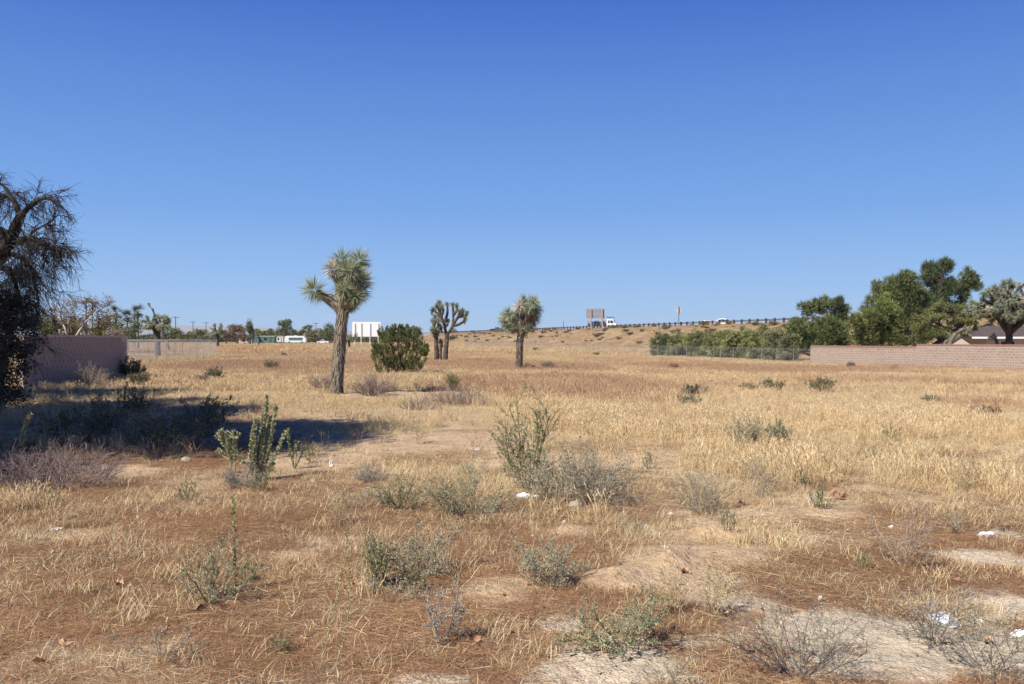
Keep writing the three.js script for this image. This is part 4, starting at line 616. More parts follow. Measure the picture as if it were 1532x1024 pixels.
const roadTurn = Math.atan2(UD, UX), onR = (px, s) => { const k = (px - CX) / F; let t = 0; for (let i = 0; i < 30; i++) { const [x, d] = onRoad(t, s); t += (x - k * d) / (0.257 + k * UD) ; } const [x, d] = onRoad(t, s); return [x, ROAD_Y + 0.02, -d]; };
const whiteP = std([0.7, 0.7, 0.7], 0.35), blackP = std([0.03, 0.032, 0.036], 0.35), silverP = std([0.5, 0.5, 0.49], 0.4);
car('passenger_car', 'white car with dark windows passing behind the guardrail', 'car', onR(1084, 5.2), roadTurn + Math.PI + 0.75, whiteP);
car('passenger_car', 'silver car behind the guardrail just after the diamond sign', 'car', onR(1055, 8.6), roadTurn, silverP);
car('passenger_car', 'black car far along the freeway above the bushy yucca', 'car', onR(736, 4.6), roadTurn + Math.PI, blackP);
{ const d = 352, x = xz(483, d); car('pickup_truck', 'white pickup parked by the olive trees at the far field edge', 'pickup', [x, H(x, d), -d], Math.PI, whiteP, null, true); }
{ const d = 356, x = xz(496, d); car('passenger_car', 'rust-red car parked beside the white pickup', 'car', [x, H(x, d), -d], 0.2, std([0.26, 0.09, 0.05], 0.5)); }
{ // utility truck with a white cab, a tool bed and a rack
  const t = thing('utility_truck', 'white-cab utility truck loaded with gear behind the wide sign', 'truck', onR(903, 9), -0.22), w = 2.3;
  part('cab', extr([[0.9, 0.55], [2.9, 0.5], [3.05, 0.9], [3.0, 1.25], [2.6, 1.4], [2.3, 2.15], [1.0, 2.2], [0.9, 1.9]], w, 0.08), whiteP, t);
  for (const s of [-1, 1]) for (const a of [[[1.15, 1.4], [1.2, 2.0], [1.55, 2.02], [1.6, 1.4]], [[1.72, 1.4], [1.72, 2.02], [2.2, 2.0], [2.45, 1.4]]]) { const m = part('side_window', extr(a, 0.03, 0.004), M.glass, t); m.position.z = s * (w / 2 + 0.001); }
  const ws = new MB(); ws.quad(V(2.72, 1.42, -0.95), V(2.72, 1.42, 0.95), V(2.46, 2.08, 0.9), V(2.46, 2.08, -0.9), [1, 1, 1]); part('windscreen', ws.geo(), M.glass, t);
  const bd = new MB(); bd.box(-3.6, 0.8, 0.7, 0.95, -1.15, 1.15); part('bed', bd.geo(), blackP, t);
  const rk = new MB(); rk.box(0.7, 2.5, 2.72, 2.85, -0.95, 0.95); part('roof_rack', rk.geo(), blackP, t);
  const rw = new MB(); for (const a of [0.75, 2.4]) for (const s of [-0.9, 0.9]) rw.box(a, a + 0.06, 2.18, 2.72, s - 0.03, s + 0.03); part('rack_legs', rw.geo(), whiteP, t);
  const R = rng(7); for (let i = 0; i < 9; i++) { const b = new MB(), a = -3.5 + i * 0.47; b.box(a, a + 0.34, 0.953, 1.45 + 0.6 * R(), -1.05 + 0.3 * R(), 1.0 - 0.3 * R()); part('tool_box', b.geo(), std(i % 4 === 2 ? [0.12, 0.14, 0.22] : i % 5 === 1 ? [0.55, 0.55, 0.54] : [0.05, 0.05, 0.055], 0.6), t); }
  const ra = new MB(); for (let i = 0; i < 6; i++) ra.tube([V(-3.55 + i * 0.85, 0.9, 1.12), V(-3.55 + i * 0.85, 2.15, 1.12)], 0.035, 5, [1, 1, 1]); ra.tube([V(-3.55, 1.75, 1.12), V(0.7, 1.75, 1.12)], 0.03, 5, [1, 1, 1]); part('side_rails', ra.geo(), blackP, t);
  wheels(t, [-2.5, 2.0], 0.42, w); t.scale.setScalar(1.4);
}
{ // motorhome and trailers
  const d = 354, x = xz(442.5, d), t = thing('motorhome', 'white motorhome with a wide green stripe at the far field edge', 'motorhome', [x, H(x, d), -d], 0.05), teal = std([0.05, 0.2, 0.16], 0.5);
  part('body', extr([[-4.1, 0.55], [3.9, 0.55], [4.2, 1.2], [3.9, 2.5], [3.3, 2.95], [-3.3, 2.95], [-4.0, 2.7], [-4.2, 1.5]], 2.4, 0.12), whiteP, t);
  const st = new MB(); st.box(-2.6, 2.9, 1.25, 2.4, 1.204, 1.225); part('stripe', st.geo(), teal, t);
  for (const [a, b] of [[-2.3, -1.1], [-0.6, 0.7], [1.2, 2.4]]) { const g = new MB(); g.box(a, b, 1.65, 2.2, 1.226, 1.24); part('window', g.geo(), std([0.06, 0.12, 0.11], 0.15), t); }
  const ac = new MB(); ac.box(-0.6, 0.4, 2.96, 3.2, -0.4, 0.4); part('roof_unit', ac.geo(), whiteP, t); wheels(t, [-2.4, 2.6], 0.42, 2.4);
  const box = (name, label, cat, px0, px1, py0, dd, wallC, roofC, over, gable) => { const X = xz((px0 + px1) / 2, dd), y = H(X, dd), w = (px1 - px0) * dd / F / 2, h = P(0, py0, dd).y - y, q = thing(name, label, cat, [X, y, -dd]); const b = new MB(); b.box(-w, w, 0, h - 0.16, -1.6, 1.6); part('wall', b.geo(), std(wallC, 0.8), q);
    const r = new MB(); if (gable) { r.quad(V(-w - over, h - 0.2, 1.9), V(w + over, h - 0.2, 1.9), V(w, h + 0.5, 0), V(-w, h + 0.5, 0), [1, 1, 1]); r.quad(V(w + over, h - 0.2, -1.9), V(-w - over, h - 0.2, -1.9), V(-w, h + 0.5, 0), V(w, h + 0.5, 0), [1, 1, 1]); } else r.box(-w - over, w + over, h - 0.157, h, -1.8, 1.8); part('roof', r.geo(), std(roofC, 0.8, { side: THREE.DoubleSide }), q);
    const win = new MB(); win.box(-w * 0.5, -w * 0.1, h * 0.45, h * 0.75, 1.602, 1.63); part('window', win.geo(), M.glass, q); const dr = new MB(); dr.box(w * 0.3, w * 0.3 + Math.min(0.8, w * 0.4), 0.1, h * 0.8, 1.602, 1.64); part('door', dr.geo(), std(mulc(wallC, 0.6), 0.8), q); };
  box('house', 'low brown-roofed house left of the teal shed at the far field edge', 'house', 359, 378, 504.5, 345, [0.45, 0.38, 0.34], [0.11, 0.075, 0.07], 0.3, true);
  box('shed', 'small teal shed among the trailers', 'shed', 379, 387, 504, 350, [0.08, 0.2, 0.2], [0.3, 0.36, 0.36], 0.1);
  box('trailer', 'dark green trailer with a long white roof', 'trailer', 391, 412, 503, 352, [0.07, 0.13, 0.1], [0.72, 0.71, 0.7], 0.3);
  box('trailer', 'short cream trailer next to the motorhome', 'trailer', 414, 425, 503, 357, [0.6, 0.55, 0.48], [0.7, 0.7, 0.69], 0.1);
}
{ const [x, d] = gp(386.4, 517.5), t = thing('wooden_post', 'thick weathered wooden post alone in the far field', 'post', [x, H(x, d), -d]), b = new MB(); b.tube([V(0, -0.2, 0), V(0.03, 1.0, 0), V(0, 1.9, 0)], [0.3, 0.27, 0.26], 9, [0.12, 0.13, 0.11]); b.tube([V(0, 1.9, 0), V(0, 1.93, 0)], [0.26, 0.02], 9, [0.14, 0.14, 0.12]); part('shaft', b.geo(), M.stem, t); }

// ---------------------------------------------------------------- off-frame pines whose shade lies across the left foreground, and the bare drooping tree
const big = (x, d, seed, label, sc = 1) => { const R = rng(seed), lobes = []; for (let i = 0; i < 30; i++) { const y = 2.4 + 8.6 * i / 29, r = (3.1 * Math.sin(Math.PI * clamp(0.16 + 0.8 * i / 29, 0, 1)) + 0.35) * sc, a = R() * 6.283; lobes.push([x + Math.cos(a) * r * 0.55, y * sc, d + Math.sin(a) * r * 0.55, r * 0.62, 0.85, r * 0.62]); } return leafTree({ name: 'pine_tree', label, x, d, lobes, seed, clump: 0.5, per: 64, leaf: 0.24, lw: 0.05, needle: true, cols: PINE, fill: 1.0, r0: 0.32 }); };
big(-10.9, 9.2, 141, 'large pine shading the weeds in front of the shaded wall');
big(-14.9, 13.6, 142, 'second large pine shading the bare drooping tree', 1.05);
big(-18.8, 21.4, 143, 'large pine next to the bare drooping tree', 0.95);
{
  const d = 21, R = rng(151), p = (px, py, dz = 0) => P(px - 13, py + (py < 560 ? 9 : 0), d + dz), bx = xz(-73, d), off = V(bx, H(bx, d), -d), t = thing('bare_tree', 'dark gnarled bare tree with drooping twigs above the shaded wall', 'tree', [bx, off.y, -d]);
  const bk = [0.055, 0.043, 0.036], tw = [[0.075, 0.06, 0.05], [0.13, 0.105, 0.09], [0.045, 0.036, 0.03]], bt = new MB(), bw = new MB(), bl = new MB();
  const L = (pts, r0, r1, hang, n) => {
    const q = new THREE.CatmullRomCurve3(pts.map(a => p(...a).sub(off))).getPoints(pts.length * 4); bt.tube(q, taper(q.length, r0, r1), 7, bk, (i, k) => 0.85 + 0.3 * hash(i, k));
    for (let i = 0; i < n; i++) {                               // fans of drooping twigs
      const f = (0.15 + 0.85 * R()) * (q.length - 2), k = Math.floor(f), a = q[k].clone().lerp(q[k + 1], f - k), ax = q[k + 1].clone().sub(q[k]).normalize(), dir = ax.multiplyScalar(0.7).add(rdir(R)).normalize(), len = hang * (0.45 + 0.8 * R());
      const s = bent(R, a, dir, len, 7, 0.34, 0.04 + 0.22 * R(), V(0, -1, 0)); bw.tube(s, taper(8, 0.011, 0.003), 3, tw[Math.floor(R() * 3)]);
      for (let j = 0; j < 12; j++) { const m = 1 + Math.floor(R() * 6), s2 = bent(R, s[m], s[m + 1].clone().sub(s[m]).normalize().add(rdir(R).multiplyScalar(0.75)).normalize(), len * (0.25 + 0.35 * R()), 4, 0.2, 0.12, V(0, -1, 0)); bw.tube(s2, taper(5, 0.006, 0.0022), 3, tw[Math.floor(R() * 3)]); if (R() < 0.5) { const s3 = bent(R, s2[2], rdir(R), len * 0.2, 3, 0.3, 0.05, V(0, -1, 0)); bw.tube(s3, 0.002, 3, tw[1]); } }
    }
  };
  L([[-60, 620], [-48, 540], [-30, 460], [-12, 405], [8, 378], [27, 352], [38, 326], [46, 310]], 0.3, 0.09, 1.0, 34);
  L([[44, 313], [56, 302], [70, 291], [80, 288], [89, 290], [101, 300]], 0.07, 0.02, 0.7, 34);
  L([[44, 316], [36, 298], [29, 287], [15, 284], [0, 280], [-20, 285]], 0.07, 0.025, 0.8, 34);
  L([[30, 290], [24, 276], [14, 266], [5, 262]], 0.05, 0.02, 0.7, 14);
  L([[26, 356], [40, 353], [56, 348], [69, 351], [82, 358], [94, 366]], 0.11, 0.03, 1.0, 56);
  L([[66, 350], [88, 357], [108, 364], [118, 372]], 0.03, 0.008, 0.5, 16);
  L([[18, 366], [20, 348], [16, 336], [0, 334], [-25, 338]], 0.12, 0.06, 1.3, 34);
  L([[10, 376], [30, 372], [50, 380], [60, 398], [66, 420]], 0.08, 0.025, 1.2, 50);
  L([[-5, 396], [15, 392], [30, 402], [38, 425], [44, 450]], 0.09, 0.03, 1.2, 50);
  L([[-20, 430], [0, 428], [15, 440], [25, 470], [30, 495]], 0.08, 0.03, 1.1, 40);
  L([[55, 349], [62, 338], [76, 330], [90, 322], [100, 312]], 0.035, 0.012, 0.7, 16);
  L([[-35, 470], [-60, 430], [-90, 400], [-120, 390]], 0.2, 0.08, 1.4, 30);
  part('trunk', bt.geo(), M.stem, t); part('twigs', bw.geo(), M.stem, t);
}
leafTree({ name: 'dark_shrub', category: 'shrub', label: 'dense dark evergreen shrub under the bare drooping tree', seed: 161, x: xz(0, 20), d: 20, lobes: pl(20, [[10, 470, 38, 36], [25, 510, 34, 36], [5, 545, 44, 40], [-40, 480, 60, 50], [-30, 550, 60, 40], [38, 482, 18, 22], [0, 590, 50, 30], [-40, 600, 50, 30]], 0.5), clump: 0.22, per: 46, leaf: 0.07, lw: 0.035, cols: [[0.045, 0.05, 0.026], [0.085, 0.07, 0.045]], r0: 0.12 });
// ---------------------------------------------------------------- weeds and shrubs of the field, one by one
const TWIG = { n: 46, h: 0.45, spread: 1.15, levels: 2, kids: 4, ratio: 0.55, r0: 0.005, wig: 0.34, trop: 0.05, lper: 0, leaf: 0.02, lw: 0.01, lc: PUR, sc: PUR, root: 0.12, open: 0.75 };
const SALT = { n: 26, h: 0.36, spread: 1.15, levels: 2, kids: 6, ratio: 0.5, r0: 0.0026, wig: 0.24, trop: 0.08, lper: 130, leaf: 0.0115, lw: 0.0055, lc: GREY, sc: DST, root: 0.05, open: 0.85 };
const GREENW = { n: 14, h: 0.5, spread: 0.85, levels: 2, kids: 7, ratio: 0.46, r0: 0.0034, wig: 0.2, trop: 0.12, lper: 120, leaf: 0.014, lw: 0.0055, lc: GRN, sc: [[0.2, 0.18, 0.11], [0.24, 0.2, 0.13]], root: 0.03, open: 0.75 };
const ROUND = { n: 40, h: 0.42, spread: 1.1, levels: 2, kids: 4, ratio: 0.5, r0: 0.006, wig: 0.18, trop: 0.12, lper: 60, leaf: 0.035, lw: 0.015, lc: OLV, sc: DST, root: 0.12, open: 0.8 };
let wseed = 2000;
const W = (name, label, px, py, o, over = {}, group) => { const [x, d] = gp(px, py); return weedThing(name, label, 'weed', x, d, { ...o, ...over }, wseed++, group); };
// near
W('grey_weed', 'sprawling grey-green weed beside a red dry leaf with one upright green stalk', 318, 905, GREENW, { n: 13, h: 0.36, spread: 1.2, lc: [...GREY, GRN[0]], lper: 90, trop: 0.03 });
W('low_weed', 'thin straggly weed lying flat on the pine litter', 245, 985, SALT, { n: 9, h: 0.22, spread: 1.35, lper: 40, lc: [[0.3, 0.26, 0.14]] });
W('green_weed', 'pale green upright weed clump among grey twigs', 565, 880, GREENW, { n: 14, h: 0.32, spread: 0.5, lc: [[0.36, 0.35, 0.16], [0.3, 0.3, 0.15]], lper: 110 });
W('grey_weed', 'silvery twiggy weed just behind the pale green clump', 640, 862, SALT, { n: 20, h: 0.36 });
W('grey_weed', 'small silvery upright weed on bare pine litter', 660, 962, SALT, { n: 6, h: 0.3, spread: 0.45, lc: [[0.36, 0.35, 0.3], [0.3, 0.3, 0.24]], lper: 130 });
W('grey_weed', 'rounded grey weed next to the orange dirt mound', 822, 872, SALT, { n: 30, h: 0.28, spread: 1.3, lper: 100 });
W('green_weed', 'low spreading green weed with dead straws at the sand edge', 930, 965, GREENW, { n: 17, h: 0.32, spread: 1.3, lc: [[0.26, 0.28, 0.13], [0.38, 0.37, 0.23]], lper: 150, trop: -0.02, leaf: 0.013, lw: 0.0055 });
W('grey_weed', 'flat skeletal weed spread over the pale sand', 1200, 1010, SALT, { n: 26, h: 0.42, spread: 1.4, lper: 26, sc: [[0.2, 0.17, 0.14], [0.34, 0.3, 0.25], [0.06, 0.05, 0.045]], trop: 0.02 });
W('grey_weed', 'skeletal twiggy weed around the crumpled white bag', 1400, 955, SALT, { n: 24, h: 0.36, spread: 1.35, lper: 24, sc: [[0.22, 0.19, 0.16], [0.36, 0.33, 0.28], [0.07, 0.06, 0.05]], trop: 0.03 });
W('grey_weed', 'dark skeletal weed on sand at the photograph corner side', 1480, 1005, SALT, { n: 16, h: 0.3, spread: 1.4, lper: 20, sc: [[0.1, 0.085, 0.07], [0.3, 0.27, 0.22]], trop: 0.03 }).userData.label = 'dark skeletal weed on the widest sand patch';
W('grey_weed', 'thin silvery upright weed among stubble near the folded white plastic', 1355, 852, SALT, { n: 8, h: 0.4, spread: 0.6, lper: 60, lc: [[0.33, 0.31, 0.25]] });
W('grey_weed', 'low grey-green weed past the dirt mounds', 1055, 768, SALT, { n: 24, h: 0.4, spread: 1.2, lper: 80, lc: [...GREY, [0.22, 0.22, 0.12]] });
W('grey_weed', 'wispy grey weed between the low grey one and the rock', 1140, 745, SALT, { n: 12, h: 0.42, spread: 0.7, lper: 60 });
W('tall_green_weed', 'tallest leafy green weed above the grey thicket', 790, 735, GREENW, { n: 12, h: 0.92, spread: 0.62, kids: 7, lper: 52, leaf: 0.026, lw: 0.009, r0: 0.006, lc: [[0.21, 0.225, 0.085], [0.27, 0.275, 0.11], [0.32, 0.29, 0.14]] });
W('grey_weed', 'wide grey thicket behind the crumpled white paper', 850, 748, SALT, { n: 54, h: 0.5, spread: 1.2, lper: 75, leaf: 0.016, lw: 0.007, root: 0.25 });
W('grey_weed', 'grey thicket end beside a pale rock', 905, 755, SALT, { n: 24, h: 0.46, spread: 1.15, lper: 75, leaf: 0.015, lw: 0.007, root: 0.12, lc: [[0.36, 0.29, 0.25], [0.25, 0.25, 0.19]] });
W('green_weed', 'dense grey-green weed in front of the tall green one', 705, 772, SALT, { n: 32, h: 0.42, spread: 1.15, lper: 80, leaf: 0.015, lw: 0.007, root: 0.15, lc: [GREY[0], GREY[2], GRN[0]] });
W('green_weed', 'small green weed at the edge of the thicket', 600, 765, GREENW, { n: 14, h: 0.34, spread: 1.1, lper: 90, lc: [[0.22, 0.235, 0.11]] });
W('grey_weed', 'matted silver-grey weed mat on open ground', 555, 722, SALT, { n: 30, h: 0.2, spread: 1.4, lper: 60, lc: [[0.34, 0.31, 0.27]] });
W('grey_weed', 'pale matted weed at the foot of the spiky weed clump', 365, 730, SALT, { n: 34, h: 0.24, spread: 1.4, lper: 70, lc: [[0.36, 0.32, 0.27]] });
W('green_weed', 'bushy grey-green weed standing in tall pale grass', 1122, 672, SALT, { n: 26, h: 0.42, spread: 0.65, lper: 80, leaf: 0.019, lw: 0.008, root: 0.1, lc: [[0.29, 0.295, 0.17], [0.36, 0.35, 0.22]] });
W('green_weed', 'fainter grey-green weed right of the bushy one in tall grass', 1165, 668, SALT, { n: 22, h: 0.38, spread: 0.8, lper: 70, leaf: 0.024, lw: 0.01, lc: [[0.22, 0.23, 0.13]] });
W('twiggy_weed', 'purple-grey twiggy bush at the edge of the deep shade', 85, 728, TWIG, { n: 130, h: 0.43, spread: 1.25, root: 0.36 });
W('twiggy_weed', 'purple-grey twiggy bush continuing beside the leafy stalk', 15, 722, TWIG, { n: 70, h: 0.38, spread: 1.25, root: 0.25 });
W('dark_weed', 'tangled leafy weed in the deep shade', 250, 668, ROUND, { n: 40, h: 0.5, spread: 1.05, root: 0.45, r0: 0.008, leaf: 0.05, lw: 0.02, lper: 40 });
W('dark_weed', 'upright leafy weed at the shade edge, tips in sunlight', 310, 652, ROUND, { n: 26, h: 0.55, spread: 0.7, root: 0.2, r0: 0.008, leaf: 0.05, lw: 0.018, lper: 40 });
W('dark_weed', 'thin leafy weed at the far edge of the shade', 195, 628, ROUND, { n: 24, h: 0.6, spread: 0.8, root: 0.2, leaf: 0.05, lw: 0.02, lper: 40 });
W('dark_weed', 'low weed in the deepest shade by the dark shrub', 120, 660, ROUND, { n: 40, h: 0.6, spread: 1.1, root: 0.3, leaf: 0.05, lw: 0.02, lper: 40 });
W('twiggy_weed', 'tan twiggy bush at the foot of the shaded wall', 128, 578, TWIG, { n: 60, h: 0.8, spread: 1.1, root: 0.25, sc: [[0.3, 0.24, 0.18], [0.36, 0.29, 0.22]], r0: 0.008 });
W('dark_weed', 'dark bush at the end of the shaded wall', 196, 566, ROUND, { n: 40, h: 0.8, spread: 1.1, root: 0.2, leaf: 0.06, lw: 0.03 });
// middle distance
W('twiggy_weed', 'purple twiggy bush right of the tall yucca trunk', 556, 592, TWIG, { n: 80, h: 0.6, spread: 1.15, root: 0.22, r0: 0.009 });
W('twiggy_weed', 'purple twiggy tuft left of the tall yucca trunk', 483, 586, TWIG, { n: 46, h: 0.5, spread: 1.0, root: 0.12, r0: 0.009 });
W('twiggy_weed', 'wide low purple weed past the yucca shadow', 686, 607, TWIG, { n: 80, h: 0.5, spread: 1.25, root: 0.4, r0: 0.008 });
W('twiggy_weed', 'small purple weed before the yucca shadow', 632, 614, TWIG, { n: 36, h: 0.4, spread: 1.2, root: 0.2, r0: 0.007 });
W('green_weed', 'yellow-green weed just past the tip of the yucca shadow', 678, 586, GREENW, { n: 26, h: 0.55, spread: 0.7, lper: 60, leaf: 0.03, r0: 0.007, lc: [[0.26, 0.26, 0.1]] });
const roundW = (label, px, py, h, lc) => W('round_shrub', label, px, py, ROUND, { h: h * 0.56, n: 44, r0: 0.01, leaf: 0.045, lw: 0.016, lper: 85, root: 0.14, lc: lc || OLV });
roundW('dark green round shrub, larger of the pair in the pale grass', 1229, 586, 0.72); roundW('dark green round shrub, smaller of the pair in the pale grass', 1156, 584, 0.6);
roundW('low faint green shrub beside the smaller round shrub', 1120, 583, 0.35, [[0.2, 0.2, 0.11]]); roundW('round green shrub left of the juniper field, alone', 405, 553, 0.85, [[0.17, 0.17, 0.085]]);
roundW('round olive shrub in front of the chain-link fence', 320, 567, 0.8, [[0.18, 0.165, 0.09]]); roundW('grey-brown round tumbleweed at the foot of the long wall', 1273, 551, 0.75, [[0.2, 0.145, 0.11]]);
roundW('scrubby shrub just right of the bushy yucca trunk', 790, 553, 0.6, [[0.16, 0.14, 0.09]]); roundW('scrubby shrub further right of the bushy yucca', 820, 552, 0.75, [[0.19, 0.16, 0.1]]);
roundW('dull shrub before the roadside fence', 800, 526, 1.1, [[0.2, 0.165, 0.12]]); roundW('yellow-green tuft at the foot of the roadside fence', 892, 532, 0.7, [[0.3, 0.29, 0.12]]);
roundW('green tuft left of the juniper base', 501, 545, 0.7, [[0.18, 0.17, 0.09]]); roundW('green-grey shrub in the grass past the bushy grey-green weed', 1030, 606, 0.4, [[0.2, 0.2, 0.12]]);
roundW('dark green tuft low on the track side', 1040, 592, 0.5, [[0.14, 0.13, 0.08]]); roundW('dusty pinkish shrub in front of the round olive one', 300, 572, 0.5, [[0.27, 0.19, 0.14]]);
roundW('dusty shrub between the shaded wall and the round olive shrub', 205, 575, 0.7, [[0.13, 0.12, 0.07]]); roundW('reddish dry shrub in mid field', 1008, 552, 0.6, [[0.3, 0.17, 0.1]]);
roundW('small dull shrub near the far wooden post', 424, 533, 0.6, [[0.22, 0.18, 0.12]]); roundW('grey shrub in the grass beside the grey-brown tumbleweed', 1340, 553, 0.4, [[0.22, 0.19, 0.14]]);
roundW('reddish dry shrub in the pale grass near the round pair', 1470, 625, 0.4, [[0.28, 0.17, 0.1]]);
roundW('green weed patch in grass past the track', 1395, 600, 0.25, [[0.22, 0.24, 0.13]]);

// spiky leafy weeds near the shade
function spires(name, label, px, py, list, cols, o = {}) {
  const [x, d] = gp(px, py), off = G(x, d), R = rng(wseed++), t = thing(name, label, 'weed', [x, off.y - 0.01, -d]), bs = new MB(), bl = new MB();
  for (const s of list) {
    const dz = (R() - 0.5) * 0.25, q = s.map((a, i) => P(a[0], a[1], d + dz * i / s.length).sub(off)); if (!s.branch) q[0].y = Math.max(-0.01, Math.min(q[0].y, 0.02)); const pts = new THREE.CatmullRomCurve3(q).getPoints(8), L = pts[8].distanceTo(pts[0]);
    bs.tube(pts, taper(9, o.r || 0.008, (o.r || 0.008) * 0.4), 5, mulc(o.sc || [0.24, 0.25, 0.12], 0.8 + 0.4 * R()));
    const n = Math.round(L * (o.per || 420));
    for (let i = 0; i < n; i++) { const f = (o.from || 0.08) + (1 - (o.from || 0.08)) * R(), k = Math.min(7, Math.floor(f * 8)), b = pts[k].clone().lerp(pts[k + 1], f * 8 - k), ax = pts[k + 1].clone().sub(pts[k]).normalize(), dd = perp(ax, R).addScaledVector(ax, 0.5 + 0.3 * R()).normalize(), c = f < 0.3 && o.deadBase ? [0.36, 0.29, 0.22] : cols[Math.floor(R() * cols.length)]; bl.leaf(b, dd, perp(dd, R), (o.leaf || 0.042) * (0.6 + 0.7 * R()), (o.leaf || 0.042) * 0.42, mulc(c, 0.75 + 0.5 * R())); }
  }
  part('stems', bs.geo(), M.stem, t); part('leaves', bl.geo(), M.leaf, t); return t;
}
const SP = [[0.42, 0.42, 0.23], [0.5, 0.49, 0.31], [0.34, 0.35, 0.18]];
spires('spiky_weed', 'clump of tall leafy spikes lit against the deep shade', 385, 720, [[[386, 720], [390, 680], [397, 630], [399, 590]], [[390, 720], [400, 680], [408, 640], [413, 606]], [[383, 719], [385, 680], [391, 640], [396, 608]], [[380, 718], [374, 690], [377, 650], [384, 624]], [[382, 720], [380, 680], [380, 650], [383, 626]], [[388, 720], [394, 690], [402, 650], [404, 622]], [[395, 718], [405, 694], [416, 670], [427, 644]], [[384, 720], [388, 692], [392, 666], [394, 640]], [[386, 720], [384, 705], [376, 694], [362, 690]], [[390, 720], [398, 708], [406, 700], [409, 690]]], SP, { deadBase: true, per: 800, leaf: 0.036, r: 0.006 });
spires('spiky_weed', 'flat-topped pale weed left of the tall leafy spikes', 346, 712, [[[347, 712], [345, 690], [342, 668], [338, 645]], [[342, 685], [336, 668], [330, 655], [323, 650]], [[343, 680], [348, 665], [352, 655], [357, 648]], [[342, 675], [334, 660], [331, 650], [330, 643]], [[344, 672], [346, 658], [346, 650], [348, 643]], [[350, 712], [352, 690], [350, 665], [352, 655]], [[345, 688], [334, 682], [330, 676], [326, 673]]].map((l, i) => { if (i && i !== 5) l.branch = true; return l; }), SP, { from: 0.35, per: 420 });
spires('spiky_weed', 'bright green forked weed right of the tall leafy spikes', 440, 702, [[[440, 702], [434, 680], [431, 660], [431, 640]], [[440, 702], [438, 685], [440, 672], [441, 658]], [[440, 702], [446, 690], [452, 676], [460, 667]], [[441, 701], [443, 680], [443, 670], [445, 660]]], [[0.25, 0.29, 0.11], [0.2, 0.24, 0.09]], { from: 0.3, per: 240, leaf: 0.034 });
spires('spiky_weed', 'single leafy stalk rising from the purple twiggy bush', 30, 715, [[[30, 716], [31, 685], [33, 655], [38, 632], [45, 618]]], SP, { from: 0.25, per: 420 });
spires('spiky_weed', 'slender upright green stalk in the sprawling grey-green weed', 352, 892, [[[352, 893], [351, 840], [350, 790], [348, 740]]], [[0.22, 0.25, 0.08]], { per: 260, leaf: 0.024, r: 0.0032 });
spires('spiky_weed', 'thin pale dry stalk on the pine litter, beside the sprawling weed', 130, 970, [[[118, 975], [145, 920], [162, 870], [168, 760]]], [[0.42, 0.34, 0.17]], { per: 130, leaf: 0.016, from: 0.3, r: 0.0022, sc: [0.5, 0.4, 0.22] });
spires('spiky_weed', 'pair of thin pale stalks leaning over bare pine litter', 480, 1010, [[[475, 1012], [494, 930], [512, 850], [520, 790]], [[495, 1012], [515, 950], [522, 900], [524, 860]]], [[0.42, 0.36, 0.18], [0.3, 0.29, 0.13]], { per: 190, leaf: 0.016, from: 0.15, r: 0.0022, sc: [0.46, 0.4, 0.2] });
spires('spiky_weed', 'thin stalk arching out of the grey thicket', 680, 850, [[[676, 850], [684, 815], [700, 785], [725, 768]]], [[0.45, 0.36, 0.2]], { per: 40, leaf: 0.02, from: 0.6, r: 0.002, sc: [0.55, 0.45, 0.27] });
spires('spiky_weed', 'small leafy stalk at the foot of the shaded wall', 146, 572, [[[146, 572], [146, 560], [147, 545]]], [[0.38, 0.33, 0.2]], { per: 200, leaf: 0.06 });

{ // small sprigs dotted over the near ground
  const R = rng(777), kinds = [['dry_sprig', 'small dry grey weed sprig on the near ground', 'grey weed sprigs on the near ground', { ...SALT, n: 9, h: 0.2, spread: 1.2, lper: 60 }], ['dry_sprig', 'small straw-coloured weed sprig on the near ground', 'straw-coloured weed sprigs on the near ground', { ...SALT, n: 7, h: 0.26, spread: 0.9, lper: 50, lc: [[0.5, 0.4, 0.22]], sc: [[0.5, 0.4, 0.22]] }], ['green_sprig', 'small green weed sprig on the near ground', 'green weed sprigs on the near ground', { ...GREENW, n: 6, h: 0.2, spread: 0.9, lper: 90 }]];
  const pr = kinds.map((k, i) => { const a = new MB(), b = new MB(); weed(a, b, rng(780 + i), k[3]); return [a.geo(), b.geo()]; });
  for (let i = 0; i < 48; i++) { const d = Math.sqrt(mix(16, 210, R())), x = (R() * 2 - 1) * 0.58 * d, v = Math.floor(R() * 3); const o = thing(kinds[v][0], kinds[v][1], 'weed', [x, H(x, d) - 0.01, -d], R() * 6, kinds[v][2]); part('stems', pr[v][0], M.stem, o); part('leaves', pr[v][1], M.leaf, o); o.scale.setScalar(0.6 + 0.8 * R()); }
}
